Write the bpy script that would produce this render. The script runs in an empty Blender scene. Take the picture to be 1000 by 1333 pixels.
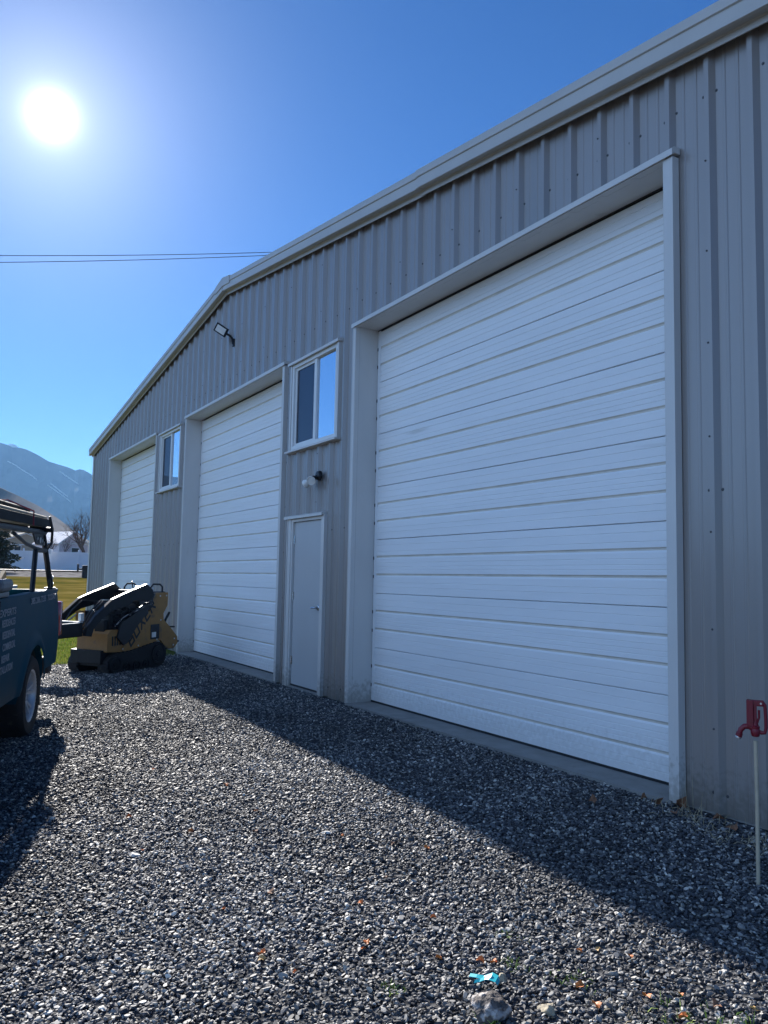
import bpy, bmesh, math, random
from mathutils import Vector, Matrix, Euler
R = math.radians
random.seed(7)
sc = bpy.context.scene
COL = sc.collection
sin, cos, pi = math.sin, math.cos, math.pi

# ------------------------------------------------------------------ materials
def new_mat(name):
    m = bpy.data.materials.new(name); m.use_nodes = True
    nt = m.node_tree; nt.nodes.clear()
    out = nt.nodes.new('ShaderNodeOutputMaterial'); b = nt.nodes.new('ShaderNodeBsdfPrincipled')
    nt.links.new(b.outputs[0], out.inputs[0])
    return m, nt, b
def N(nt, t, **kw):
    n = nt.nodes.new('ShaderNode' + t)
    for k, v in kw.items(): setattr(n, k, v)
    return n
def ramp(nt, stops, interp='LINEAR'):
    r = N(nt, 'ValToRGB'); cr = r.color_ramp; cr.interpolation = interp
    while len(cr.elements) > 1: cr.elements.remove(cr.elements[-1])
    cr.elements[0].position = stops[0][0]; cr.elements[0].color = (*stops[0][1], 1)
    for p, c in stops[1:]:
        e = cr.elements.new(p); e.color = (*c, 1)
    return r
def mat(name, col, rough=.5, metal=0.0, var=.12, scale=6.0, stretch=(1, 1, 1), bump=0.0, bscale=40.0, bdist=.01, spec=.5, coat=0.0, dirt=None, rv=.08):
    m, nt, b = new_mat(name); L = nt.links.new
    tc = N(nt, 'TexCoord'); mp = N(nt, 'Mapping'); mp.inputs['Scale'].default_value = stretch
    L(tc.outputs['Object'], mp.inputs[0])
    nz = N(nt, 'TexNoise'); nz.inputs['Scale'].default_value = scale; nz.inputs['Detail'].default_value = 6; nz.inputs['Roughness'].default_value = .6
    L(mp.outputs[0], nz.inputs['Vector'])
    lo = tuple(c * (1 - var) for c in col); hi = tuple(min(1, c * (1 + var)) for c in col)
    r = ramp(nt, [(.3, lo), (.7, hi)]); L(nz.outputs['Fac'], r.inputs[0])
    src = r.outputs[0]
    if dirt:
        n2 = N(nt, 'TexNoise'); n2.inputs['Scale'].default_value = dirt[1]; n2.inputs['Detail'].default_value = 9; L(mp.outputs[0], n2.inputs['Vector'])
        r2 = ramp(nt, [(dirt[2], (0, 0, 0)), (dirt[2] + .12, (1, 1, 1))]); L(n2.outputs['Fac'], r2.inputs[0])
        mx = N(nt, 'Mix', data_type='RGBA'); L(r2.outputs[0], mx.inputs[0]); L(src, mx.inputs[6]); mx.inputs[7].default_value = (*dirt[0], 1)
        src = mx.outputs[2]
    L(src, b.inputs['Base Color'])
    rr = N(nt, 'MapRange'); rr.inputs['To Min'].default_value = max(.02, rough - rv); rr.inputs['To Max'].default_value = min(1, rough + rv)
    L(nz.outputs['Fac'], rr.inputs[0]); L(rr.outputs[0], b.inputs['Roughness'])
    b.inputs['Metallic'].default_value = metal
    b.inputs['Specular IOR Level'].default_value = spec
    b.inputs['Coat Weight'].default_value = coat
    if bump:
        nb = N(nt, 'TexNoise'); nb.inputs['Scale'].default_value = bscale; nb.inputs['Detail'].default_value = 4; L(mp.outputs[0], nb.inputs['Vector'])
        bp = N(nt, 'Bump'); bp.inputs['Strength'].default_value = bump; bp.inputs['Distance'].default_value = bdist
        L(nb.outputs['Fac'], bp.inputs['Height']); L(bp.outputs[0], b.inputs['Normal'])
    return m

M = {}
M['wall'] = mat('wall_metal', (.268, .242, .225), .30, var=.035, scale=.5, stretch=(1, 1, .35), bump=.04, bscale=1.2, bdist=.02, spec=1.0, dirt=((.225, .212, .20), 1.1, .60), rv=.025)
M['trim'] = mat('trim_metal', (.62, .60, .57), .42, var=.06, scale=2, stretch=(1, 1, .4), bump=.12, bscale=3, dirt=((.40, .37, .33), 3.5, .68))
M['rake'] = mat('rake_metal', (.50, .475, .44), .40, var=.05, scale=2, bump=.12, bscale=2.5)
M['door'] = mat('door_panel', (.80, .80, .795), .45, var=.035, scale=1.6, stretch=(.6, 1, 2), bump=.35, bscale=26, bdist=.0022, dirt=((.60, .58, .55), 1.7, .70))
# long woodgrain-like embossing: stretch the door's bump along the panel
for n in M['door'].node_tree.nodes:
    if n.type == 'MAPPING': n.inputs['Scale'].default_value = (.5, 1, 5)
def splash(m, col, top, amt):
    nt = m.node_tree; L = nt.links.new; b = [n for n in nt.nodes if n.type == 'BSDF_PRINCIPLED'][0]; src = b.inputs['Base Color'].links[0].from_socket
    geo = N(nt, 'NewGeometry'); sp = N(nt, 'SeparateXYZ'); L(geo.outputs['Position'], sp.inputs[0])
    nz = N(nt, 'TexNoise'); nz.inputs['Scale'].default_value = 26; nz.inputs['Detail'].default_value = 9; L(geo.outputs['Position'], nz.inputs['Vector'])
    mr = N(nt, 'MapRange'); mr.inputs['From Min'].default_value = top; mr.inputs['From Max'].default_value = 0; mr.inputs['To Min'].default_value = -.35; mr.inputs['To Max'].default_value = .35; L(sp.outputs[2], mr.inputs[0])
    ad = N(nt, 'Math', operation='ADD'); L(nz.outputs['Fac'], ad.inputs[0]); L(mr.outputs[0], ad.inputs[1])
    m2 = N(nt, 'MapRange'); m2.inputs['From Min'].default_value = .5; m2.inputs['From Max'].default_value = .8; m2.inputs['To Max'].default_value = amt; L(ad.outputs[0], m2.inputs[0])
    mx = N(nt, 'Mix', data_type='RGBA'); L(m2.outputs[0], mx.inputs[0]); L(src, mx.inputs[6]); mx.inputs[7].default_value = (*col, 1); L(mx.outputs[2], b.inputs['Base Color'])
splash(M['door'], (.48, .45, .41), .55, .30); splash(M['wall'], (.16, .145, .125), .5, .8); splash(M['trim'], (.32, .29, .25), .5, .7)
M['groove'] = mat('groove_warm_bounce', (.66, .61, .53), .7, var=.15, scale=3)  # tan paints the warm bounce off the sunlit gravel into the door grooves
M['seal'] = mat('rubber_seal', (.015, .016, .018), .7)
M['leaf_door'] = mat('entry_door_paint', (.47, .475, .475), .35, var=.03, scale=1.2, bump=.08, bscale=5)
M['vinyl'] = mat('window_vinyl', (.72, .72, .70), .4, var=.04)
M['chrome'] = mat('satin_steel', (.55, .55, .56), .25, 1.0)
M['concrete'] = mat('concrete', (.23, .225, .21), .85, var=.18, scale=5, bump=.5, bscale=60, bdist=.004, dirt=((.2, .19, .175), 7, .6))
M['screw'] = mat('screw_heads', (.10, .10, .105), .45, .6)
M['roof'] = mat('roof_metal', (.42, .40, .37), .4)
M['black'] = mat('black_plastic', (.012, .013, .016), .45)
M['blacksteel'] = mat('black_steel', (.009, .011, .015), .42, .0, spec=.35, var=.3, scale=12, dirt=((.05, .045, .04), 9, .66))
M['rubber'] = mat('tyre_rubber', (.018, .018, .02), .8, bump=.3, bscale=60, dirt=((.07, .062, .05), 12, .62))
M['galv'] = mat('galvanised_pipe', (.46, .39, .28), .6, .05, var=.15, scale=14)
M['red'] = mat('red_cast_paint', (.17, .005, .016), .42, bump=.3, bscale=90, bdist=.002, dirt=((.12, .01, .012), 20, .66))
M['truck'] = mat('truck_paint', (.001, .050, .084), .5, var=.08, scale=3, coat=.02, spec=.08, dirt=((.015, .034, .055), 4, .62))
M['truck2'] = mat('truck_liner', (.035, .037, .04), .7)
M['taillight'] = mat('tail_lamp_red', (.45, .003, .012), .15, coat=1.0)
M['lens'] = mat('lamp_lens', (.75, .74, .70), .2)
M['alloy'] = mat('wheel_alloy', (.50, .51, .53), .32, .35)
M['letter'] = mat('white_lettering', (.26, .30, .34), .6, var=.15, scale=30)
M['glass_dark'] = mat('tinted_glass', (.01, .012, .014), .06, coat=1.0)
M['orange'] = mat('orange_paint', (.34, .165, .04), .5, var=.16, scale=5, dirt=((.16, .10, .05), 6, .58), bump=.15, bscale=40, bdist=.003)
M['silver'] = mat('bright_steel', (.6, .6, .6), .3, .8)
M['hose'] = mat('hose_rubber', (.014, .014, .016), .5)
M['white'] = mat('white_sheet', (.78, .78, .77), .6, var=.05)
M['toolbox'] = mat('toolbox_metal', (.17, .18, .19), .45, .2, var=.12)
M['timber'] = mat('tan_timber', (.42, .31, .18), .7, var=.2, stretch=(1, 8, 8))
M['pipe'] = mat('dark_pipe', (.010, .011, .014), .6, var=.2, spec=.15)
M['strap'] = mat('strap_red', (.25, .03, .05), .7)
M['fence'] = mat('fence_vinyl', (.88, .88, .88), .5, var=.04, scale=1)
M['siding'] = mat('house_siding', (.62, .55, .58), .8, var=.08, scale=2, stretch=(1, 1, 8))
M['shingle'] = mat('house_shingles', (.80, .77, .76), .9, var=.2, scale=5)
M['shingle_dark'] = mat('dark_shingles', (.045, .06, .055), .9, var=.25, scale=5)
M['tan_wall'] = mat('tan_stucco', (.42, .34, .24), .9, var=.1)
M['whitewood'] = mat('white_painted_wood', (.75, .75, .74), .6, var=.05)
M['bark'] = mat('bark', (.10, .065, .05), .9, var=.35, scale=9, bump=.5)
M['needle'] = mat('evergreen_needles', (.028, .042, .024), .8, var=.5, scale=3)
M['leaf'] = mat('fallen_leaf', (.58, .17, .03), .6, var=.35, scale=25)
M['leafbrown'] = mat('dry_brown_leaf', (.22, .10, .05), .7, var=.4, scale=20)
M['leaftan'] = mat('dry_tan_leaf', (.50, .32, .12), .7, var=.35, scale=20)
M['straw'] = mat('dry_straw', (.36, .30, .19), .8, var=.3, scale=12)
M['weed'] = mat('weed_green', (.26, .36, .05), .6, var=.35, scale=14)
M['teal'] = mat('teal_ribbon', (.02, .52, .58), .45, var=.12)
M['rock'] = mat('field_rock', (.10, .085, .078), .85, var=.6, scale=26, bump=1.0, bscale=60, bdist=.01, dirt=((.44, .41, .38), 30, .50))
M['rocktan'] = mat('tan_rock', (.36, .31, .22), .85, var=.3, scale=14, bump=.8, bscale=30, bdist=.01)
M['pebble'] = mat('white_pebble', (.62, .60, .56), .8, var=.15, scale=14, bump=.4, bscale=30)

# window glass: mirror-like coated pane
def glass_mat(name, refl, tint, dark):
    m, nt, b = new_mat(name); L = nt.links.new
    b.inputs['Base Color'].default_value = (*dark, 1); b.inputs['Roughness'].default_value = .5; b.inputs['Specular IOR Level'].default_value = .1
    g = N(nt, 'BsdfGlossy'); g.inputs['Color'].default_value = (*tint, 1); g.inputs['Roughness'].default_value = .01
    tc = N(nt, 'TexCoord'); nz = N(nt, 'TexNoise'); nz.inputs['Scale'].default_value = 1.3; L(tc.outputs['Object'], nz.inputs['Vector'])
    bp = N(nt, 'Bump'); bp.inputs['Strength'].default_value = .12; bp.inputs['Distance'].default_value = .004; L(nz.outputs['Fac'], bp.inputs['Height']); L(bp.outputs[0], g.inputs['Normal'])
    mx = N(nt, 'MixShader'); mx.inputs[0].default_value = refl; L(b.outputs[0], mx.inputs[1]); L(g.outputs[0], mx.inputs[2])
    L(mx.outputs[0], nt.nodes['Material Output'].inputs[0])
    return m
M['pane'] = glass_mat('window_glass', .80, (.86, .92, 1.0), (.01, .012, .015))
M['screen'] = glass_mat('screened_glass', .10, (.9, .9, 1.0), (.016, .018, .024))

# gravel stone: colour per stone
def gravel_mat():
    m, nt, b = new_mat('gravel_stones'); L = nt.links.new
    oi = N(nt, 'ObjectInfo')
    r = ramp(nt, [(0, (.020, .022, .028)), (.30, (.046, .049, .057)), (.52, (.078, .081, .088)), (.70, (.135, .136, .138)), (.84, (.24, .235, .225)), (.93, (.34, .32, .28)), (.985, (.58, .55, .49))])
    L(oi.outputs['Random'], r.inputs[0])
    geo = N(nt, 'NewGeometry'); nz = N(nt, 'TexNoise'); nz.inputs['Scale'].default_value = .8; nz.inputs['Detail'].default_value = 6; L(geo.outputs['Position'], nz.inputs['Vector'])
    mr = N(nt, 'MapRange'); mr.inputs['From Min'].default_value = .32; mr.inputs['From Max'].default_value = .68; mr.inputs['To Min'].default_value = .62; mr.inputs['To Max'].default_value = 1.38; L(nz.outputs['Fac'], mr.inputs[0])
    vm = N(nt, 'VectorMath', operation='SCALE'); L(r.outputs[0], vm.inputs[0]); L(mr.outputs[0], vm.inputs['Scale']); L(vm.outputs[0], b.inputs['Base Color'])
    b.inputs['Roughness'].default_value = .60; b.inputs['Specular IOR Level'].default_value = .38
    return m
M['gravel'] = gravel_mat()

def ground_mat():
    m, nt, b = new_mat('ground_surface'); L = nt.links.new
    geo = N(nt, 'NewGeometry'); sp = N(nt, 'SeparateXYZ'); L(geo.outputs['Position'], sp.inputs[0])
    def noise(scale, det=5):
        n = N(nt, 'TexNoise'); n.inputs['Scale'].default_value = scale; n.inputs['Detail'].default_value = det; L(geo.outputs['Position'], n.inputs['Vector']); return n.outputs['Fac']
    def math_(op, a, c):
        n = N(nt, 'Math', operation=op)
        for i, v in enumerate((a, c)):
            if isinstance(v, (int, float)): n.inputs[i].default_value = v
            else: L(v, n.inputs[i])
        return n.outputs[0]
    def smooth(v, lo, hi):
        n = N(nt, 'MapRange', interpolation_type='SMOOTHSTEP'); n.inputs['From Min'].default_value = lo; n.inputs['From Max'].default_value = hi; L(v, n.inputs[0]); return n.outputs[0]
    def mix(f, a, c):
        n = N(nt, 'Mix', data_type='RGBA'); L(f, n.inputs[0])
        for i, v in ((6, a), (7, c)):
            if isinstance(v, tuple): n.inputs[i].default_value = (*v, 1)
            else: L(v, n.inputs[i])
        return n.outputs[2]
    vor = N(nt, 'TexVoronoi'); vor.inputs['Scale'].default_value = 45; L(geo.outputs['Position'], vor.inputs['Vector'])
    sx = N(nt, 'SeparateXYZ'); L(vor.outputs['Color'], sx.inputs[0])
    gr = ramp(nt, [(0, (.03, .032, .036)), (.5, (.075, .077, .082)), (.85, (.13, .13, .13)), (1, (.26, .25, .23))]); L(sx.outputs[0], gr.inputs[0])
    near = ramp(nt, [(.3, (.035, .055, .010)), (.5, (.07, .10, .018)), (.7, (.13, .12, .04))]); L(noise(3.0, 8), near.inputs[0])
    far = ramp(nt, [(.3, (.055, .062, .012)), (.5, (.12, .096, .022)), (.7, (.19, .145, .045))]); L(noise(.45, 9), far.inputs[0])
    xx = math_('ADD', sp.outputs[0], math_('MULTIPLY', math_('SUBTRACT', noise(.8), .5), 2.5))
    g = mix(smooth(xx, -27, -20), far.outputs[0], near.outputs[0])
    road = ramp(nt, [(.35, (.09, .085, .08)), (.6, (.28, .27, .26))]); L(noise(1.6, 8), road.inputs[0])
    g = mix(smooth(xx, -61.5, -63), g, road.outputs[0])
    g = mix(smooth(xx, -81, -84), g, (.16, .14, .08))
    col = mix(smooth(xx, -15.0, -14.2), g, gr.outputs[0])
    L(col, b.inputs['Base Color']); b.inputs['Roughness'].default_value = 1; b.inputs['Specular IOR Level'].default_value = 0
    bp = N(nt, 'Bump'); bp.inputs['Strength'].default_value = .9; bp.inputs['Distance'].default_value = .015
    L(vor.outputs['Distance'], bp.inputs['Height']); L(bp.outputs[0], b.inputs['Normal'])
    return m
M['ground'] = ground_mat()

def hill_mat(name, a, c, light, sc_):
    m, nt, b = new_mat(name); L = nt.links.new
    geo = N(nt, 'NewGeometry'); mp = N(nt, 'Mapping'); mp.inputs['Scale'].default_value = (1, 1, .35); L(geo.outputs['Position'], mp.inputs[0])
    n = N(nt, 'TexNoise'); n.inputs['Scale'].default_value = sc_; n.inputs['Detail'].default_value = 10; n.inputs['Roughness'].default_value = .65; L(mp.outputs[0], n.inputs['Vector'])
    r = ramp(nt, [(.35, a), (.55, c), (.68, c), (.72, light)]); L(n.outputs['Fac'], r.inputs[0])
    L(r.outputs[0], b.inputs['Base Color'])
    b.inputs['Roughness'].default_value = .95; b.inputs['Specular IOR Level'].default_value = .05
    return m
M['mountain'] = hill_mat('mountain_slope', (.03, .032, .036), (.055, .055, .055), (.10, .095, .09), .006)
M['foothill'] = hill_mat('foothill_slope', (.055, .045, .038), (.11, .085, .07), (.24, .20, .17), .02)
M['snow'] = mat('snow', (.85, .86, .88), .7, var=.03)

# ------------------------------------------------------------------ mesh helper
class MB:
    def __init__(s): s.v = []; s.f = []
    def add(s, vs, fs, T=None):
        o = len(s.v)
        for p in vs:
            p = Vector(p)
            s.v.append(tuple(T @ p) if T is not None else tuple(p))
        s.f += [tuple(i + o for i in f) for f in fs]; return s
    def box(s, x0, x1, y0, y1, z0, z1, T=None, b=0.0):
        if b > 0:                                   # bevelled box
            bm = bmesh.new(); bmesh.ops.create_cube(bm, size=1)
            for v in bm.verts: v.co = Vector(((x0 + x1) / 2 + v.co.x * (x1 - x0), (y0 + y1) / 2 + v.co.y * (y1 - y0), (z0 + z1) / 2 + v.co.z * (z1 - z0)))
            bmesh.ops.bevel(bm, geom=bm.edges[:], offset=b, segments=2, affect='EDGES', profile=.5)
            bm.verts.index_update(); s.add([v.co for v in bm.verts], [[v.index for v in f.verts] for f in bm.faces], T); bm.free(); return s
        vs = [(x0, y0, z0), (x1, y0, z0), (x1, y1, z0), (x0, y1, z0), (x0, y0, z1), (x1, y0, z1), (x1, y1, z1), (x0, y1, z1)]
        return s.add(vs, [(3, 2, 1, 0), (4, 5, 6, 7), (0, 1, 5, 4), (1, 2, 6, 5), (2, 3, 7, 6), (3, 0, 4, 7)], T)
    def prism(s, pts, a, b_, axis='y', T=None):
        """2-D outline (counter-clockwise) pushed from a to b_ along an axis"""
        n = len(pts)
        def P(p, t): return {'y': (p[0], t, p[1]), 'x': (t, p[0], p[1]), 'z': (p[0], p[1], t)}[axis]
        vs = [P(p, a) for p in pts] + [P(p, b_) for p in pts]
        fs = [tuple(range(n)), tuple(range(2 * n - 1, n - 1, -1))] + [(i, i + n, (i + 1) % n + n, (i + 1) % n) for i in range(n)]
        return s.add(vs, fs, T)
    def tube(s, pts, r, n=8, T=None, closed=False, cap=True):
        pts = [Vector(p) for p in pts]; m = len(pts)
        rs = r if isinstance(r, (list, tuple)) else [r] * m
        vs = []; up = None
        for i, p in enumerate(pts):
            d = (pts[(i + 1) % m if closed else min(i + 1, m - 1)] - pts[(i - 1) % m if closed else max(i - 1, 0)]).normalized()
            if up is None: up = Vector((0, 0, 1)) if abs(d.z) < .9 else Vector((1, 0, 0))
            a = d.cross(up).normalized(); c = a.cross(d).normalized(); up = c
            for k in range(n):
                t = 2 * pi * k / n; vs.append(p + (a * cos(t) + c * sin(t)) * rs[i])
        fs = []
        for i in range(m if closed else m - 1):
            j = (i + 1) % m
            for k in range(n): fs.append((i * n + k, i * n + (k + 1) % n, j * n + (k + 1) % n, j * n + k))
        if cap and not closed: fs += [tuple(range(n - 1, -1, -1)), tuple((m - 1) * n + k for k in range(n))]
        return s.add(vs, fs, T)
    def lathe(s, prof, n=20, T=None, cap=True):
        """profile of (radius, height) turned round z"""
        vs = []; m = len(prof)
        for (r, z) in prof:
            for k in range(n): vs.append((r * cos(2 * pi * k / n), r * sin(2 * pi * k / n), z))
        fs = [(i * n + k, i * n + (k + 1) % n, (i + 1) * n + (k + 1) % n, (i + 1) * n + k) for i in range(m - 1) for k in range(n)]
        if cap and prof[0][0] > 0: fs.append(tuple(range(n - 1, -1, -1)))
        if cap and prof[-1][0] > 0: fs.append(tuple((m - 1) * n + k for k in range(n)))
        return s.add(vs, fs, T)
    def build(s, name, m, parent=None, smooth=False, recalc=True, origin=None):
        me = bpy.data.meshes.new(name)
        off = Vector(origin) if origin is not None else Vector((0, 0, 0))
        me.from_pydata([tuple(Vector(v) - off) for v in s.v], [], s.f); me.update()
        if recalc:
            bm = bmesh.new(); bm.from_mesh(me); bmesh.ops.recalc_face_normals(bm, faces=bm.faces[:]); bm.to_mesh(me); bm.free()
        me.materials.append(m)
        if smooth:
            for p in me.polygons: p.use_smooth = True
            try: me.set_sharp_from_angle(angle=R(38))
            except Exception: pass
        o = bpy.data.objects.new(name, me); COL.objects.link(o)
        if parent is not None: o.parent = parent
        elif origin is not None: o.location = off
        return o
def tag(o, label=None, cat=None, group=None, kind=None):
    if label: o['label'] = label
    if cat: o['category'] = cat
    if group: o['group'] = group
    if kind: o['kind'] = kind
    return o
def thing(name, label, cat, loc=(0, 0, 0), rot=(0, 0, 0), group=None):
    o = bpy.data.objects.new(name, None); COL.objects.link(o); o.location = loc; o.rotation_euler = rot
    o.empty_display_size = .2
    return tag(o, label, cat, group)
def TR(loc=(0, 0, 0), rot=(0, 0, 0), scl=(1, 1, 1)):
    return Matrix.Translation(loc) @ Euler(rot).to_matrix().to_4x4() @ Matrix.Diagonal((*scl, 1))
def aim(p, d):
    """matrix that puts local +z along d at p"""
    return Matrix.Translation(p) @ Vector(d).normalized().to_track_quat('Z', 'Y').to_matrix().to_4x4()

# ------------------------------------------------------------------ terrain
def gz(x, y):
    """ground height"""
    z = -.028 + .042 * max(min(y, 0.0), -9.0)
    if x < -26: z = z * max(0, 1 - (-26 - x) / 20) + (-26 - x) * .0306 if x > -300 else 8.38
    return z
def build_ground():
    xs = [-4550, -3000, -1500, -800, -500, -300, -220, -160, -120, -100, -80, -70, -60, -50, -40, -34, -30, -28, -26, -24, -20, -17]
    x = -15.5
    while x < 3: xs.append(x); x += .25
    xs += [4, 6, 9, 14, 25, 60, 200, 800, 2000, 4550]
    ys = [-4550, -3000, -1200, -500, -200, -100, -60, -40, -25, -16, -12, -9.01]
    y = -8.0
    while y < .6: ys.append(y); y += .25
    ys += [2, 6, 12, 25, 60, 150, 400, 1200, 3000, 4550]
    mb = MB(); nx = len(xs)
    for y in ys:
        for x in xs:
            z = gz(x, y)
            if -15.5 < x < 3 and -8 < y < -.3: z += .018 * (sin(x * 1.3 + y * .7) * sin(y * 1.9 - x * .4)) * min(1, (-.3 - y))
            mb.v.append((x, y, z))
    for j in range(len(ys) - 1):
        for i in range(nx - 1): mb.f.append((j * nx + i, j * nx + i + 1, (j + 1) * nx + i + 1, (j + 1) * nx + i))
    return tag(mb.build('ground', M['ground'], recalc=False, smooth=True), kind='structure')
build_ground()
def gz2(x, y):
    return gz(x, y) + (.018 * (sin(x * 1.3 + y * .7) * sin(y * 1.9 - x * .4)) * min(1, (-.3 - y)) if y < -.3 else 0)

# ------------------------------------------------------------------ gravel stones (uncountable: instanced)
def gravel():
    protos = bpy.data.collections.new('stone_shapes')            # never linked to the scene: only a source of shapes
    rnd = random.Random(3)
    for k in range(9):
        bm = bmesh.new(); bmesh.ops.create_icosphere(bm, subdivisions=2, radius=1)
        sx, sy, sz = 1.25, rnd.uniform(.7, 1.0), rnd.uniform(.42, .75)
        planes = [(Vector((rnd.gauss(0, 1), rnd.gauss(0, 1), rnd.gauss(0, 1))).normalized(), rnd.uniform(.38, .78)) for _ in range(9)]
        for v in bm.verts:
            for n_, d_ in planes:
                t = v.co.dot(n_)
                if t > d_: v.co -= n_ * (t - d_)
            v.co = Vector((v.co.x * sx, v.co.y * sy, v.co.z * sz))
        me = bpy.data.meshes.new('stone'); bm.to_mesh(me); bm.free(); me.materials.append(M['gravel'])
        protos.objects.link(bpy.data.objects.new('stone', me))
    pts = []; scl = []
    def scatter(n, x0, x1, y0, y1, r0, r1, lift):
        for _ in range(n):
            x, y = rnd.uniform(x0, x1), rnd.uniform(y0, y1)
            # only the yard in front of the hall (ragged edge against the lawn)
            if x < -14.3 + .5 * sin(y * 3.1) * rnd.random(): continue
            if y > -.02 and x > -23.4 and x < -1.5: continue
            r = (r0 + (r1 - r0) * rnd.random() ** 1.6) * (1.0 if rnd.random() > .03 else 1.45)
            pts.append((x, y, gz2(x, y) + rnd.uniform(0, lift))); scl.append(r)
    scatter(100000, -5.2, .2, -4.2, -.02, .0066, .0155, .012)
    scatter(95000, -9.5, -5.2, -5.6, -.02, .0078, .0165, .012)
    scatter(75000, -15, -9.5, -6.2, -.02, .0095, .019, .012)
    scatter(9000, -8, 4, -8.5, -4.2, .015, .028, .012)
    me = bpy.data.meshes.new('gravel'); me.from_pydata(pts, [], []); me.update()
    at = me.attributes.new('size', 'FLOAT', 'POINT'); at.data.foreach_set('value', scl)
    o = bpy.data.objects.new('gravel', me); COL.objects.link(o); me.materials.append(M['gravel'])
    tag(o, 'loose dark grey crushed gravel covering the yard', None, None, 'stuff')
    g = bpy.data.node_groups.new('scatter_stones', 'GeometryNodeTree')
    g.interface.new_socket('Geometry', in_out='INPUT', socket_type='NodeSocketGeometry')
    g.interface.new_socket('Geometry', in_out='OUTPUT', socket_type='NodeSocketGeometry')
    gi = g.nodes.new('NodeGroupInput'); go = g.nodes.new('NodeGroupOutput')
    iop = g.nodes.new('GeometryNodeInstanceOnPoints'); ci = g.nodes.new('GeometryNodeCollectionInfo')
    ci.inputs['Collection'].default_value = protos; ci.inputs['Separate Children'].default_value = True; ci.inputs['Reset Children'].default_value = True
    iop.inputs['Pick Instance'].default_value = True
    rv = g.nodes.new('FunctionNodeRandomValue'); rv.data_type = 'FLOAT_VECTOR'; rv.inputs[0].default_value = (-.55, -.55, 0); rv.inputs[1].default_value = (.55, .55, 6.283)
    na = g.nodes.new('GeometryNodeInputNamedAttribute'); na.data_type = 'FLOAT'; na.inputs['Name'].default_value = 'size'
    L = g.links.new
    L(gi.outputs[0], iop.inputs['Points']); L(ci.outputs[0], iop.inputs['Instance']); L(rv.outputs[0], iop.inputs['Rotation'])
    L(na.outputs[0], iop.inputs['Scale']); L(iop.outputs[0], go.inputs[0])
    md = o.modifiers.new('scatter', 'NODES'); md.node_group = g
gravel()

# lawn blades
def lawn():
    rnd = random.Random(11); mb = MB()
    for _ in range(42000):
        x = -14.2 - 14 * rnd.random() ** 1.5; y = rnd.uniform(-7, .8)
        if x < -14 - .3 * sin(3.1 * y) and (y < -.1 or x < -23.7):
            h = rnd.uniform(.03, .085); a = rnd.uniform(0, 6.28); w = .004 + .0003 * (-x - 14)
            dx, dy = cos(a), sin(a); z = gz(x, y); k = rnd.uniform(-.6, .6) * h
            o = len(mb.v); mb.v += [(x - dx * w, y - dy * w, z), (x + dx * w, y + dy * w, z), (x - dy * k, y + dx * k, z + h)]; mb.f.append((o, o + 1, o + 2))
    m, nt, b = new_mat('lawn_blade'); L = nt.links.new
    geo = N(nt, 'NewGeometry'); r = ramp(nt, [(0, (.06, .10, .012)), (.6, (.12, .17, .02)), (1, (.24, .21, .06))]); L(geo.outputs['Random Per Island'], r.inputs[0]); L(r.outputs[0], b.inputs['Base Color'])
    b.inputs['Roughness'].default_value = .5
    tr = N(nt, 'BsdfTranslucent'); L(r.outputs[0], tr.inputs[0]); mx = N(nt, 'MixShader'); mx.inputs[0].default_value = .5; L(b.outputs[0], mx.inputs[1]); L(tr.outputs[0], mx.inputs[2]); L(mx.outputs[0], nt.nodes['Material Output'].inputs[0])
    tag(mb.build('grass', m, recalc=False), 'short green lawn grass beyond the gravel edge', None, None, 'stuff')
lawn()

# ------------------------------------------------------------------ the metal hall
XL, XR, XC = -23.42, -1.66, -12.56          # left end, right end, ridge
DEPTH = 18.0
def rake_z(x): return 6.15 - .1275 * abs(x - XC)     # top of the ribbed sheet
OPEN = [(-8.02, -3.62, -1, 4.30), (-14.58, -10.14, -1, 4.30), (-21.09, -16.72, -1, 4.30),   # overhead doors
        (-9.70, -8.78, -1, 2.15), (-9.84, -8.49, 3.07, 4.24), (-16.38, -14.98, 3.07, 4.24)] # entry door, windows
hall = thing('metal_building', 'long grey ribbed metal hall with three white overhead doors and low gable', 'building', (XC, 0, 0))
HO = (XC, 0, 0)
PITCH = .318
def rib_profile(x0, x1, phase):
    """list of (x, y) along the front, rib fronts at y=0, pan at y=.032"""
    pts = []
    k = math.floor((x0 - phase) / PITCH) - 1
    while phase + k * PITCH < x1 + PITCH:
        c = phase + k * PITCH
        for dx, y in ((-.018, .000), (.018, .000), (.044, .039), (.098, .039), (.104, .033), (.116, .033), (.122, .039), (.196, .039), (.202, .033), (.214, .033), (.220, .039), (.274, .039)):
            pts.append((c + dx, y))
        k += 1
    pts.sort()
    out = []
    for (a, ya), (b_, yb) in zip(pts[:-1], pts[1:]):
        if b_ <= x0 or a >= x1: continue
        if a < x0: ya = ya + (yb - ya) * (x0 - a) / (b_ - a); a = x0
        if b_ > x1: yb = ya + (yb - ya) * (x1 - a) / (b_ - a); b_ = x1
        if not out: out.append((a, ya))
        out.append((b_, yb))
    return out
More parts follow.
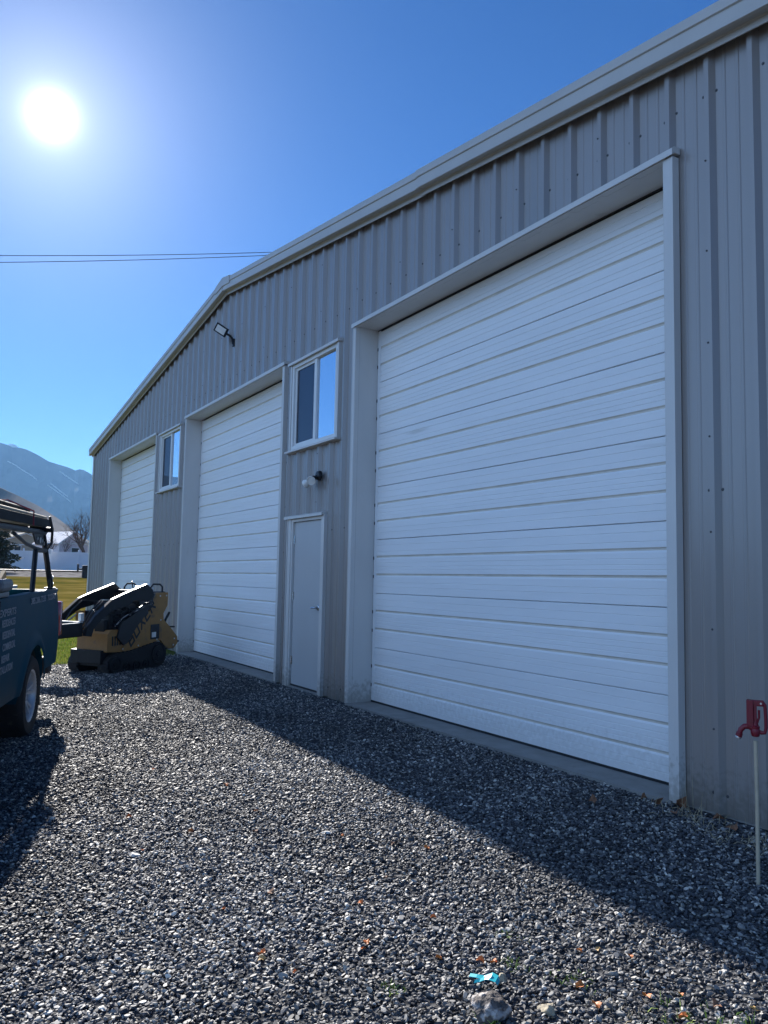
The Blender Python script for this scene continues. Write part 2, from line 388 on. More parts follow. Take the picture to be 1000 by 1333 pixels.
def ribbed_wall(x0, x1, zb, ztop, opens, T=None, phase=-3.285):
    mb = MB(); pr = rib_profile(x0, x1, phase)
    cuts = sorted({c for o in opens for c in o[:2]} | {XC})
    full = []
    for (a, ya), (b_, yb) in zip(pr[:-1], pr[1:]):
        seg = [(a, ya)] + [(c, ya + (yb - ya) * (c - a) / (b_ - a)) for c in cuts if a < c < b_] + [(b_, yb)]
        full += list(zip(seg[:-1], seg[1:]))
    for (a, ya), (b_, yb) in full:
        if b_ - a < 1e-6: continue
        mid = (a + b_) / 2; iv = [(zb, None)]
        holes = sorted((o[2], o[3]) for o in opens if o[0] < mid < o[1])
        z0 = zb; spans = []
        for h0, h1 in holes:
            if h0 > z0: spans.append((z0, h0, z0, h0))
            z0 = max(z0, h1)
        spans.append((z0, ztop(a), z0, ztop(b_)))
        for s0, s1, s2, s3 in spans:
            o = len(mb.v); vs = [(a, ya, s0), (b_, yb, s2), (b_, yb, s3), (a, ya, s1)]
            mb.v += [tuple(T @ Vector(v)) for v in vs] if T is not None else vs
            mb.f.append((o, o + 1, o + 2, o + 3))
    return mb
w = ribbed_wall(XL, XR, -.012, rake_z, OPEN)
# screws: rows along the girts, and stitch screws up the lap joints (near end shows them one by one)
rs = random.Random(5)
def screw(mb, x, y, z, r=.0085):
    mb.lathe([(r * 1.25, 0), (r * 1.25, .002), (r * .7, .003), (r * .7, .007), (0, .008)], 6, TR((x, y, z), (pi / 2, 0, 0)))
sw = MB()
k = 0
x = -3.285 + .05
while x - .318 * k > XL:
    X = x - .318 * k
    for z in (.10, 1.98, 4.62):
        if any(o[0] - .06 < X < o[1] + .06 and o[2] - .08 < z < o[3] + .1 for o in OPEN): continue
        if z > rake_z(X) - .2: continue
        screw(sw, X, .039, z + rs.uniform(-.012, .012)); screw(sw, X - .10, .039, z + rs.uniform(-.012, .012))
    if k % 3 == 0:
        z = .5
        while z < rake_z(X) - .25:
            if not any(o[0] - .1 < X - .05 < o[1] + .1 and o[2] - .08 < z < o[3] + .1 for o in OPEN): screw(sw, X - .05 - .012, 0, z, .006)
            z += .61
    k += 1
for X in (-2.95, -2.62, -2.3):
    for z in (.10, 1.98, 4.62): screw(sw, X + .05, .039, z)
nwf = len(w.f); w.add(sw.v, sw.f); wall = w.build('wall', M['wall'], hall, origin=HO); wall.data.materials.append(M['screw'])
for p_ in wall.data.polygons[nwf:]: p_.material_index = 1
# other walls, simple ribs
T1 = TR((XL, DEPTH, 0), (0, 0, -pi / 2)); T2 = TR((XR, 0, 0), (0, 0, pi / 2))
for T_, in ((T1,), (T2,)):
    ribbed_wall(0, DEPTH, -.012, lambda x: 4.72, [], T_, .2).build('wall', M['wall'], hall, origin=HO)
MB().prism([(XL, -.01), (XR, -.01), (XR, rake_z(XR)), (XC, rake_z(XC)), (XL, rake_z(XL))], DEPTH - .02, DEPTH, 'y').build('wall', M['wall'], hall, origin=HO)
# roof: two ribbed slopes
rf = MB()
for s in (-1, 1):
    xe = XC + s * 11.1
    n = 36
    for i in range(n):
        y0 = -.10 + i * (DEPTH + .2) / n; y1 = y0 + (DEPTH + .2) / n
        for (a, ha), (b_, hb) in (((y0, .0), (y0 + .44, .0)), ((y0 + .44, .0), (y0 + .455, .03)), ((y0 + .455, .03), (y0 + .49, .03)), ((y0 + .49, .03), (y1, .0))):
            o = len(rf.v)
            zc, ze = 6.26, 6.26 - .1275 * 11.1
            rf.v += [(XC, a, zc + ha), (xe, a, ze + ha), (xe, b_, ze + hb), (XC, b_, zc + hb)]; rf.f.append((o, o + 1, o + 2, o + 3))
rf.box(XC - .3, XC + .3, -.08, DEPTH + .05, 6.245, 6.262)
rf.build('roof', M['roof'], hall, origin=HO)
# rake trim: stepped fascia following the slope
RK = [(-.118, .142), (-.118, .072), (-.104, .066), (-.104, .050), (-.114, .044), (-.114, -.046), (-.098, -.052), (-.040, -.040), (-.030, -.048), (-.030, -.094), (-.040, -.104), (-.034, -.106), (-.022, -.096), (-.022, .142)]
def rake_piece(xa, xb, out=0.0, dz=0.0):
    mb = MB(); n = len(RK)
    for x in (xa, xb):
        for (y, z) in RK: mb.v.append((x, y - out, 6.15 - .1275 * abs(x - XC) + z + dz))
    mb.f += [(i, (i + 1) % n, (i + 1) % n + n, i + n) for i in range(n)] + [tuple(range(n)), tuple(range(2 * n - 1, n - 1, -1))]
    return mb
rake_piece(XL - .14, XC - 5.9).build('rake_trim', M['rake'], hall, origin=HO)
rake_piece(XC - 5.94, XC - .02, .003, .002).build('rake_trim', M['rake'], hall, origin=HO)
rake_piece(XC + .0, -6.60).build('rake_trim', M['rake'], hall, origin=HO)
rake_piece(-6.64, XR + .14, .008, .005).build('rake_trim', M['rake'], hall, origin=HO)
cp = MB()
cp.prism([(XC - .34, 6.135), (XC, 6.178), (XC + .34, 6.135), (XC + .34, 6.265), (XC + .18, 6.288), (XC, 6.322), (XC - .18, 6.288), (XC - .34, 6.255)], -.128, -.03, 'y'); cp.build('ridge_cap', M['rake'], hall, origin=HO)
# corner trims and eave gutters
ct = MB(); ct.box(XL - .02, XL + .13, -.014, -.004, -.01, rake_z(XL) - .02); ct.box(XL - .022, XL - .012, -.014, .16, -.01, rake_z(XL) - .02); ct.build('corner_trim', M['trim'], hall, origin=HO)
ct = MB(); ct.box(XR - .13, XR + .02, -.014, -.004, -.01, rake_z(XR) - .02); ct.box(XR + .012, XR + .022, -.014, .16, -.01, rake_z(XR) - .02); ct.build('corner_trim', M['trim'], hall, origin=HO)
for s, xe in ((-1, XL - .14), (1, XR + .14)):
    MB().box(min(xe, xe - s * .12), max(xe, xe - s * .12), -.02, DEPTH + .08, 4.68, 4.80, b=.01).build('gutter', M['rake'], hall, origin=HO)
# floor slab, showing as a narrow concrete sill at each opening
sl = MB(); sl.box(XL + .03, XR - .03, .043, DEPTH - .05, -.30, -.004)
for a, b_, c, d in OPEN[:4]:
    y0 = -.045 if b_ - a > 2 else -.02
    sl.box(a - .03, b_ + .03, y0, .45, -.31, .0)
for cx in (-12.9, -11.6, -6.9): sl.box(cx - .003, cx + .003, -.0475, .26, -.2, .0022)
sl.build('slab', M['concrete'], hall, origin=HO)

# overhead doors
DY = .274
def overhead_door(a, b_):
    H = 4.30; z0s = [i * .612 for i in range(7)]
    pf = []                                      # section profile (z, y) from bottom to top
    def groove(zt, h=.038, d=.0095): return [(zt - h, DY), (zt - h + .015, DY + d), (zt - .012, DY + d), (zt, DY)]
    def pin(zc): return [(zc - .004, DY), (zc - .001, DY + .0035), (zc + .001, DY + .0035), (zc + .004, DY)]
    mb = MB(); gf = []
    for i, z0 in enumerate(z0s):
        z1 = min(z0 + .612, H) - .0015
        pr = [(z0 + .0015, DY + .03), (z0 + .0015, DY + .005), (z0 + .005, DY)]
        for zc in (.075, .125): pr += pin(z0 + zc)
        pr += groove(z0 + .225)
        for zc in (.262, .30, .345): pr += pin(z0 + zc)
        pr += groove(z0 + .427)
        for zc in (.47, .54): pr += pin(z0 + zc)
        pr += [(z1 - .008, DY), (z1 - .002, DY + .007), (z1, DY + .03)]
        pr = [p for p in pr if p[0] <= z1 + 1e-6]
        o = len(mb.v)
        nseg = 6
        for k in range(nseg + 1):
            x = a + .006 + (b_ - a - .012) * k / nseg
            for (z, y) in pr: mb.v.append((x, y + .0015 * sin(3 * x + i * 2.1), z))
        n = len(pr)
        for k in range(nseg):
            for j in range(n - 1):
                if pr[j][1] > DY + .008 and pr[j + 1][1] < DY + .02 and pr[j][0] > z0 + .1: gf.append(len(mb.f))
                mb.f.append((o + k * n + j, o + (k + 1) * n + j, o + (k + 1) * n + j + 1, o + k * n + j + 1))
    mb.box(a + .006, b_ - .006, DY + .032, DY + .045, .005, H)
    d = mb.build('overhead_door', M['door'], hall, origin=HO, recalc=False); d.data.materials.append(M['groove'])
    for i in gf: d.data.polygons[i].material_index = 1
    for x0, x1 in ((a + .006, a + .058), (b_ - .058, b_ - .006)):
        st = MB(); st.box(x0, x1, DY - .0035, DY + .004, .022, H - .013); st.build('end_stile', M['door'], d, origin=HO)
    for z0 in z0s:
        for zz in (z0 + .19, z0 + .40):
            hg = MB(); hg.box(a - .004, a + .012, DY - .008, DY + .02, zz - .018, zz + .018); hg.build('hinge', M['seal'], d, origin=HO)
    sb = MB(); sb.box(a + .004, b_ - .004, DY - .004, DY + .03, .001, .020); sb.box(a, a + .006, DY + .002, DY + .04, .0, H); sb.box(b_ - .006, b_, DY + .002, DY + .04, 0, H); sb.box(a, b_, DY - .006, DY + .04, H - .012, H)
    sb.build('weather_seal', M['seal'], d, origin=HO)
    fr = MB()                                     # jambs, soffit, face trim
    fr.box(a - .012, a - .001, -.028, DY + .05, -.01, H + .012); fr.box(b_ + .001, b_ + .012, -.028, DY + .05, -.01, H + .012)
    fr.box(a - .0, b_ + .0, -.024, DY + .05, H + .001, H + .012)
    fr.box(a - .062, a - .012, -.030, -.002, -.01, H - .006)
    fr.box(a - .066, a - .058, -.034, .03, -.01, H - .006)
    fr.box(b_ + .012, b_ + .082, -.030, -.002, -.01, H - .006)
    fr.box(b_ + .078, b_ + .086, -.034, .03, -.01, H - .006)
    fr.build('door_frame', M['trim'], d, origin=HO)
    lp = MB(); lp.prism([(-.052, H - .004), (-.052, H + .040), (-.03, H + .056), (.03, H + .062), (.03, H + .013), (-.03, H + .013), (-.044, H - .004)], a - .075, b_ + .098, 'x')
    lp.build('drip_cap', M['trim'], d, origin=HO)
for a, b_, _, _ in OPEN[:3]: overhead_door(a, b_)

# windows
def window(a, b_, z0, z1):
    fr = MB()
    fr.box(a - .03, a + .012, -.024, .06, z0, z1); fr.box(b_ - .012, b_ + .04, -.024, .06, z0, z1); fr.box(a + .012, b_ - .012, .061, .088, z0, z0 + .03); fr.box(a - .03, b_ + .04, .06, .09, z0, z0 + .012)
    f = fr.build('window', M['trim'], hall, origin=HO)
    c = MB(); c.prism([(-.050, z1 - .004), (-.050, z1 + .030), (-.02, z1 + .042), (.03, z1 + .046), (.03, z1 + .001), (-.04, z1 + .001)], a - .075, b_ + .055, 'x'); c.build('drip_cap', M['trim'], f, origin=HO)
    s = MB(); s.prism([(-.062, z0 - .030), (-.062, z0 - .008), (.05, z0 + .012), (.05, z0 - .030)], a - .075, b_ + .055, 'x'); s.build('sill', M['trim'], f, origin=HO)
    v = MB(); mid = (a + b_) / 2 + .02
    A, B, Z0, Z1 = a + .013, b_ - .013, z0 + .013, z1 - .002
    for x0, x1 in ((A, A + .052), (B - .052, B)): v.box(x0, x1, -.012, .075, Z0, Z1, b=.003)
    v.box(A + .052, B - .052, -.010, .075, Z1 - .05, Z1, b=.003); v.box(A + .052, B - .052, -.010, .075, Z0, Z0 + .045, b=.003)
    v.box(mid - .035, mid + .035, .004, .07, Z0 + .045, Z1 - .05, b=.003)
    for x0, x1 in ((A + .052, A + .092), (mid - .06, mid - .035)): v.box(x0, x1, .018, .07, Z0 + .045, Z1 - .05)
    v.box(A + .092, mid - .06, .018, .07, Z1 - .085, Z1 - .05); v.box(A + .092, mid - .06, .018, .07, Z0 + .045, Z0 + .08)
    v.build('window_frame', M['vinyl'], f, origin=HO)
    g = MB(); g.box(mid + .035, B - .052, .028, .034, Z0 + .045, Z1 - .05); g.build('pane', M['pane'], f, origin=HO)
    g = MB(); g.box(A + .092, mid - .06, .030, .036, Z0 + .08, Z1 - .085); g.build('insect_screen', M['screen'], f, origin=HO)
    bk = MB(); bk.box(a, b_, .09, .10, z0, z1); bk.build('backing', M['black'], f, origin=HO)
window(*OPEN[4]); window(*OPEN[5])

# entry door
a, b_, _, z1 = OPEN[3]
ed = MB(); ed.box(a + .045, b_ - .045, .012, .055, .022, z1 - .045, b=.002); d = ed.build('entry_door', M['leaf_door'], hall, origin=HO)
fr = MB()
for x0, x1 in ((a + .002, a + .04), (b_ - .04, b_ - .002)): fr.box(x0, x1, -.020, .10, .0, z1 - .003)
fr.box(a + .04, b_ - .04, -.020, .10, z1 - .041, z1 - .003)
fr.box(a - .085, a + .001, -.030, -.003, -.015, z1 + .004); fr.box(b_ - .001, b_ + .075, -.030, -.003, -.015, z1 + .004)
fr.box(a - .10, a - .086, -.042, .03, -.015, z1 + .004); fr.box(b_ + .076, b_ + .09, -.044, .03, -.015, z1 + .004)
fr.build('door_frame', M['trim'], d, origin=HO)
c = MB(); c.prism([(-.062, z1 - .004), (-.062, z1 + .030), (-.02, z1 + .045), (.03, z1 + .05), (.03, z1 + .005), (-.05, z1 + .005)], a - .17, b_ + .05, 'x'); c.build('drip_cap', M['trim'], d, origin=HO)
for z in (.32, 1.15, 1.88):
    h = MB(); h.lathe([(.009, -.055), (.009, .055)], 8, TR((a + .043, .006, z))); h.box(a + .043, a + .075, .008, .0135, z - .05, z + .05); h.build('hinge', M['chrome'], d, origin=HO)
h = MB(); h.lathe([(.034, 0), (.034, .008), (.028, .014), (.012, .016), (.011, .055), (0, .056)], 16, TR((b_ - .115, .012, 1.02), (pi / 2, 0, 0)))
h.tube([(b_ - .115, -.036, 1.02), (b_ - .15, -.045, 1.02), (b_ - .225, -.042, 1.012)], [.011, .010, .008], 8); h.build('handle', M['chrome'], d, smooth=True, origin=HO)
MB().box(a + .04, b_ - .04, .008, .075, .001, .022).build('threshold', M['seal'], d, origin=HO)

# ------------------------------------------------------------------ wall lamps
wl = thing('wall_light', 'twin white flood lamps on a black mount above the grey entry door', 'wall lamp', (-8.92, 0, 2.63))
m1 = MB(); m1.lathe([(.062, 0), (.062, .02), (.052, .045), (.03, .052), (0, .053)], 20, TR((0, -.0, .02), (pi / 2, 0, 0))); m1.build('mount', M['black'], wl, smooth=True)
def flood(p, d):
    p = Vector(p); d = Vector(d).normalized()
    hb = MB(); hb.tube([(0, -.04, .02), tuple(Vector((0, -.055, .01)) * .5 + p * .5), tuple(p)], .013, 8); hb.lathe([(.022, -.01), (.036, .02), (.04, .075), (.036, .078), (0, .07)], 18, aim(p, d))
    o = hb.build('lamp_holder', M['black'], wl, smooth=True)
    bl = MB(); bl.lathe([(.030, .068), (.034, .078), (.054, .125), (.058, .137), (.055, .146), (.046, .147), (.043, .141), (.02, .144), (0, .145)], 22, aim(p, d)); bl.build('bulb', M['lens'], o, smooth=True)
flood((.01, -.085, -.015), (.66, -.62, -.36)); flood((-.06, -.075, -.01), (-.80, -.25, -.45))

al = thing('wall_light', 'small grey area lamp on a short arm high on the gable', 'wall lamp', (-12.22, 0, 5.15))
m1 = MB(); m1.box(-.03, .03, -.022, 0, -.06, .07, b=.005); m1.build('bracket', M['blacksteel'], al)
m1 = MB(); m1.tube([(0, -.02, -.02), (0, -.032, .06), (0, -.06, .10), (-.03, -.13, .145)], .019, 10); m1.build('arm', M['blacksteel'], al, smooth=True)
ld_ = Vector((-.45, -.62, .50)).normalized(); nn_ = Vector((.80, -.50, -.40)); nn_ = (nn_ - ld_ * nn_.dot(ld_)).normalized(); sd_ = nn_.cross(ld_)
Th = Matrix((sd_, -nn_, ld_)).transposed().to_4x4(); Th.translation = Vector((-.03, -.13, .145)) + ld_ * .115 - nn_ * .02
m1 = MB(); m1.box(-.075, .075, -.012, .022, -.115, .115, Th, b=.008)
for i in range(6): m1.box(-.065 + i * .024, -.058 + i * .024, .022, .036, -.10, .10, Th)
hd = m1.build('lamp_head', M['blacksteel'], al)
m1 = MB(); m1.box(-.054, .054, -.0165, -.0125, -.085, .085, Th); m1.build('lens', M['lens'], hd)

# ------------------------------------------------------------------ yard hydrant
hx, hy = -2.535, -.72
hyd = thing('yard_hydrant', 'red yard hydrant on a thin galvanised pipe beside the metal wall', 'hydrant', (hx, hy, gz(hx, hy)), (0, 0, R(33)))
zz = -gz(hx, hy)
p = MB(); p.tube([(0, 0, -.1), (.002, 0, .4), (0, 0, .625 + zz)], .0098, 14); p.lathe([(.02, .50 + zz), (.02, .503 + zz)], 10) if False else None
p.build('pipe', M['galv'], hyd, smooth=True)
zz += .648
hd = MB(); hd.lathe([(.013, -.004), (.022, .0), (.027, .012), (.028, .03), (.024, .04), (.026, .045), (.026, .052), (.018, .058), (.016, .075), (0, .078)], 20, TR((0, 0, zz)))
hd = hd.build('valve_head', M['red'], hyd, smooth=True)
sp = MB(); sp.tube([(-.01, 0, zz + .038), (-.035, 0, zz + .050), (-.062, 0, zz + .046), (-.082, 0, zz + .028), (-.090, 0, zz + .006)], [.017, .016, .015, .016, .016], 12); sp.lathe([(.020, 0), (.020, .02), (.0, .02)], 12, TR((-.0885, 0, zz + .010), (0, R(200), 0)))
sp = sp.build('spout', M['red'], hyd, smooth=True)
MB().lathe([(.0185, 0), (.0185, .008), (.012, .010), (0, .010)], 14, TR((-.0955, 0, zz - .009), (0, R(200), 0))).build('spout_thread', M['silver'], sp, smooth=True)
lv = MB()
lv.box(-.048, -.008, -.020, .020, zz + .050, zz + .192, b=.004)             # channel-shaped lever guard
lv.box(-.008, .010, -.012, .012, zz + .055, zz + .190, b=.003)
lv.box(-.048, .050, -.013, .013, zz + .160, zz + .192, b=.006)
lv.tube([(.042, 0, zz + .182), (.056, 0, zz + .168), (.060, 0, zz + .10), (.060, 0, zz + .045), (.053, 0, zz + .022), (.035, 0, zz + .020), (.015, 0, zz + .028)], .0105, 10)
lv.tube([(.010, 0, zz + .07), (.022, 0, zz + .10), (.022, 0, zz + .14)], .007, 8)
lv.build('lever_handle', M['red'], hyd)
MB().lathe([(.006, -.016), (.006, .016)], 8, TR((.034, 0, zz + .176), (pi / 2, 0, 0))).build('pivot_bolt', M['silver'], hyd)

for ch_ in list(hyd.children):
    if ch_.name.startswith('pipe'): continue
    ch_.scale = (.80, .85, .91); ch_.location = (0, 0, zz * .09)
hyd.location.x += .012; hyd.location.y += .012

# ------------------------------------------------------------------ pickup truck (origin: rear axle on the ground, +x towards the nose)
TA = R(-19)
tk = thing('pickup_truck', 'dark blue pickup truck with white side lettering and a black ladder rack', 'pickup truck', (-8.76, -4.175, -.178), (0, R(1.2), TA))
AX, WB, RT = 0.0, 3.70, .385
RAIL = 1.36
def sect(z):                                       # half width of the side at height z
    t = [(.38, .945), (.50, .975), (.72, .992), (.95, .995), (1.10, .985), (1.25, .972), (1.36, .955), (1.5, .95)]
    for (z0, y0), (z1_, y1) in zip(t[:-1], t[1:]):
        if z <= z1_: return y0 + (y1 - y0) * max(0, (z - z0)) / (z1_ - z0)
    return t[-1][1]
def arch(x, xc): 
    r = .475; d = abs(x - xc)
    return RT + math.sqrt(max(0, r * r - d * d)) if d < r else 0
def side_shell(x0, x1, zt, name, parent, narrow_rear=True):
    mb = MB(); n = int((x1 - x0) / .035); rows = 16
    for s in (1, -1):
        o = len(mb.v)
        for i in range(n + 1):
            x = x0 + (x1 - x0) * i / n
            zb = max(.46 + (.10 if x < -.5 else 0), arch(x, AX), arch(x, WB)); ztop = zt(x)
            for j in range(rows + 1):
                z = zb + (ztop - zb) * j / rows
                y = sect(z)
                for xc in (AX, WB):                # wheel-arch flare
                    rr = math.hypot(x - xc, z - RT)
                    if rr < .62: y += .030 * max(0, 1 - abs(rr - .51) / .09)
                if x < x0 + .12 and narrow_rear: y -= .07 * (1 - (x - x0) / .12) ** 2
                if x > x1 - .35 and not narrow_rear: y -= .28 * (1 - (x1 - x) / .35) ** 2
                mb.v.append((x, s * y, z))
        m_ = rows + 1
        for i in range(n):
            for j in range(rows): 
                q = (o + i * m_ + j, o + (i + 1) * m_ + j, o + (i + 1) * m_ + j + 1, o + i * m_ + j + 1)
                mb.f.append(q if s < 0 else q[::-1])
        # inner wheel house edge
        for xc in (AX, WB):
            for k in range(24):
                t0, t1 = pi * k / 24, pi * (k + 1) / 24
                if not (x0 < xc < x1): continue
                oo = len(mb.v)
                for t in (t0, t1):
                    zq = RT + .475 * sin(t)
                    mb.v.append((xc + .475 * cos(t), s * (sect(zq) + .006), zq)); mb.v.append((xc + .475 * cos(t), s * .62, zq))
                mb.f.append((oo, oo + 1, oo + 3, oo + 2))
    return mb
XT, XB, XN = -1.27, 1.30, WB + .98                  # tail, front of bed, nose
body = side_shell(XT, XB - .006, lambda x: RAIL, 'body', tk)
# bed: rail tops, inner walls, floor, front wall
for s in (1, -1):
    body.box(XT + .03, XB - .01, s * .86 if s > 0 else -.956, .956 if s > 0 else -.86, RAIL - .03, RAIL + .004, b=.008)
    body.box(XT + .05, XB - .02, min(s * .80, s * .83), max(s * .80, s * .83), .82, RAIL - .01)
body.box(XT + .05, XB - .02, -.8, .8, .80, .84); body.box(XB - .06, XB - .02, -.86, .86, .80, RAIL - .01)
bd = body.build('body', M['truck'], tk, smooth=True)
cab = side_shell(XB + .006, XN, lambda x: 1.36 if x < 2.75 else 1.36 - .10 * ((x - 2.75) / 1.9) ** 2, 'body', tk, False)
cab.prism([(2.72, 1.34), (2.8, 1.36), (XN - .25, 1.24), (XN - .02, 1.12), (XN, .6), (XN - .1, .45), (2.72, .45)], -.70, .70, 'y')
for s in (1, -1):
    o = len(cab.v)
    pts = [(2.72, 1.36), (3.6, 1.33), (XN - .3, 1.24), (XN - .02, 1.08)]
    for (x, z) in pts:
        cab.v.append((x, s * .70, z)); cab.v.append((x, s * (sect(1.2) - .02 - (.25 if x > XN - .1 else 0)), z - .01))
    for i in range(3): cab.f.append((o + 2 * i, o + 2 * i + 1, o + 2 * i + 3, o + 2 * i + 2))
cab.box(XB + .01, 2.75, -.93, .93, .46, .50); cab.box(XN - .06, XN + .02, -.74, .74, .5, 1.1, b=.02)
cab.build('cab_body', M['truck'], tk, smooth=True)
gh = MB()
rf_ = [(1.36, 1.34), (2.78, 1.34), (2.25, 1.86), (1.9, 1.92), (1.60, 1.90), (1.44, 1.84)]
n = len(rf_)
for s in (-1, 1):
    for (x, z) in rf_: gh.v.append((x, s * (.93 - (.17 if z > 1.5 else 0)), z))
gh.f += [tuple(range(n)), tuple(range(2 * n - 1, n - 1, -1))] + [(i, i + n, (i + 1) % n + n, (i + 1) % n) for i in range(n)]
gh = gh.build('cab_roof', M['truck'], tk)
gl = MB()
for s in (-1, 1):
    def yv(z): return s * (.934 - .17 * (z - 1.34) / .5)
    for q in ([(1.46, 1.40), (1.92, 1.40), (1.92, 1.80), (1.52, 1.79)], [(1.99, 1.40), (2.62, 1.40), (2.22, 1.80), (1.99, 1.80)]):
        o = len(gl.v)
        gl.v += [(x, yv(z) + s * .004, z) for x, z in q]; gl.f.append((o, o + 1, o + 2, o + 3))
o = len(gl.v); gl.v += [(2.76, -.82, 1.37), (2.76, .82, 1.37), (2.27, .68, 1.85), (2.27, -.68, 1.85)]; gl.f.append((o, o + 1, o + 2, o + 3))
o = len(gl.v); gl.v += [(1.366, -.78, 1.42), (1.366, .78, 1.42), (1.43, .66, 1.80), (1.43, -.66, 1.80)]; gl.f.append((o, o + 1, o + 2, o + 3))
gl.build('window', M['glass_dark'], gh)
tgm = MB(); tgm.box(XT - .015, XT + .035, -.80, .80, .58, RAIL - .01, b=.012); tgm.box(XT - .022, XT - .012, -.6, .6, .75, 1.2, b=.004); tg = tgm.build('tailgate', M['truck'], tk)
MB().box(XT - .03, XT - .015, -.10, .10, 1.12, 1.17, b=.004).build('handle', M['black'], tg)
for s in (1, -1):
    t = MB(); y0, y1 = (s * .78, s * 1.002)
    t.box(XT - .060, XT + .065, min(y0, y1), max(y0, y1), .84, 1.22, b=.02); t.build('tail_light', M['taillight'], tk, smooth=True)
    h = MB(); h.box(XN - .12, XN - .005, min(s * .55, s * .80), max(s * .55, s * .80), .88, 1.06, b=.02); h.build('headlight', M['lens'], tk)
    mi = MB(); mi.box(2.5, 2.62, min(s * 1.0, s * 1.17), max(s * 1.0, s * 1.17), 1.36, 1.56, b=.03); mi.box(2.53, 2.58, min(s * .92, s * 1.02), max(s * .92, s * 1.02), 1.37, 1.41); mi.build('mirror', M['black'], tk)
    mf = MB(); mf.box(-.53, -.515, min(s * .70, s * .96), max(s * .70, s * .96), .20, .60); mf.build('mud_flap', M['black'], tk)
bp = MB(); bp.box(XT - .14, XT + .02, -.90, .90, .42, .60, b=.025); bp.box(XT - .05, XT + .1, -.25, .25, .34, .44); bp.build('rear_bumper', M['truck2'], tk)
bp = MB(); bp.box(XN - .10, XN + .10, -.92, .92, .36, .62, b=.04); bp.build('front_bumper', M['truck2'], tk)
bp = MB(); bp.box(XN + .01, XN + .035, -.52, .52, .70, 1.05, b=.01); bp.build('grille', M['black'], tk)
ch = MB(); ch.box(XT + .1, XN - .2, -.55, .55, .36, .78); ch.tube([(0, -.75, RT), (0, .75, RT)], .07, 10); ch.tube([(WB, -.75, RT), (WB, .75, RT)], .05, 10); ch.build('chassis', M['truck2'], tk)
for xc in (0, WB):
    for s in (1, -1):
        lin = MB(); prev = None
        for k in range(17):
            t = pi * k / 16; q = (xc + .468 * cos(t), RT + .468 * sin(t))
            if prev:
                o = len(lin.v); ya, yb = s * .60, s * .94
                lin.v += [(prev[0], ya, prev[1]), (prev[0], yb, prev[1]), (q[0], yb, q[1]), (q[0], ya, q[1])]; lin.f.append((o, o + 1, o + 2, o + 3))
            prev = q
        lin.box(xc - .46, xc + .46, min(s * .585, s * .60), max(s * .585, s * .60), .42, .86)
        lin.build('wheel_arch_liner', M['truck2'], tk)
def wheel(parent, x, s):
    T = TR((x, s * .86, RT), (-s * pi / 2, 0, 0))    # local z points outwards
    ty = MB(); ty.lathe([(.245, -.12), (.30, -.135), (.352, -.13), (.380, -.10), (RT, -.06), (RT, .06), (.380, .10), (.352, .13), (.30, .137), (.262, .130), (.245, .118)], 48, T, False)
    for k in range(48):                            # tread blocks
        a_ = 2 * pi * k / 48
        ty.box(RT - .004, RT + .004, -.012, .012, -.09 + .03 * (k % 2), .09 - .03 * ((k + 1) % 2), T @ TR(rot=(0, 0, a_)))
    w_ = ty.build('wheel', M['rubber'], parent, smooth=True)
    rm = MB(); rm.lathe([(.245, -.11), (.225, -.10), (.215, .07), (.232, .112), (.252, .122), (.252, .112), (.246, -.11)], 40, T, False)
    rm.lathe([(0, .078), (.035, .08), (.062, .074), (.07, .055), (.07, .03)], 24, T)
    for k in range(6):                             # twin-edged spokes
        a_ = 2 * pi * k / 6 + .2
        for da in (-.17, .17):
            c0, s0, c1, s1 = cos(a_ + da * .3), sin(a_ + da * .3), cos(a_ + da), sin(a_ + da)
            p0 = Vector((c0 * .055, s0 * .055, .062)); p1 = Vector((c1 * .232, s1 * .232, .096))
            d = (p1 - p0).normalized(); q = d.cross(Vector((0, 0, 1))).normalized() * .016
            o = len(rm.v)
            for pp in (p0, p1):
                for e in (q + Vector((0, 0, -.03)), q * .8, -q * .8, -q + Vector((0, 0, -.03))): rm.v.append(tuple(T @ (pp + e)))
            rm.f += [(o, o + 1, o + 5, o + 4), (o + 1, o + 2, o + 6, o + 5), (o + 2, o + 3, o + 7, o + 6), (o + 3, o, o + 4, o + 7)]
    for k in range(6): rm.lathe([(.008, 0), (.008, .012), (0, .013)], 6, T @ TR((.045 * cos(k * 1.047), .045 * sin(k * 1.047), .078)))
    rm.build('rim', M['alloy'], w_, smooth=True)
    bk = MB(); bk.lathe([(0, .0), (.205, .0), (.205, -.02), (0, -.02)], 24, T); bk.build('brake', M['black'], w_)
for x in (0, WB):
    for s in (1, -1): wheel(tk, x, s)
# ladder rack: rear posts, cross bars, side rails
rk = MB()
RX, RZ = -1.08, 2.00
def post(s):
    rk.tube([(RX - .02, s * .90, RAIL + .02), (RX + .28, s * .86, RZ - .06)], .030, 8)
    rk.box(RX - .09, RX + .10, s * .90 - .045, s * .90 + .045, RAIL, RAIL + .02); rk.box(RX - .075, RX + .06, s * .90 - .012, s * .90 + .012, RAIL, RAIL + .17, b=.01)
    rk.tube([(XB + .12, s * .90, RAIL + .02), (XB + .08, s * .86, RZ - .06)], .030, 8)
    rk.box(XB + .02, XB + .2, s * .90 - .045, s * .90 + .045, RAIL, RAIL + .02)
    rk.tube([(RX + .22, s * .86, RZ - .03), (2.6, s * .86, RZ - .03)], .028, 8)
    rk.prism([(RX + .16, RZ - .09), (RX + .30, RZ - .17), (RX + .62, RZ - .16), (RX + .78, RZ - .05), (RX + .20, RZ - .04)], s * .86 - .008, s * .86 + .008, 'y')
for s in (1, -1): post(s)
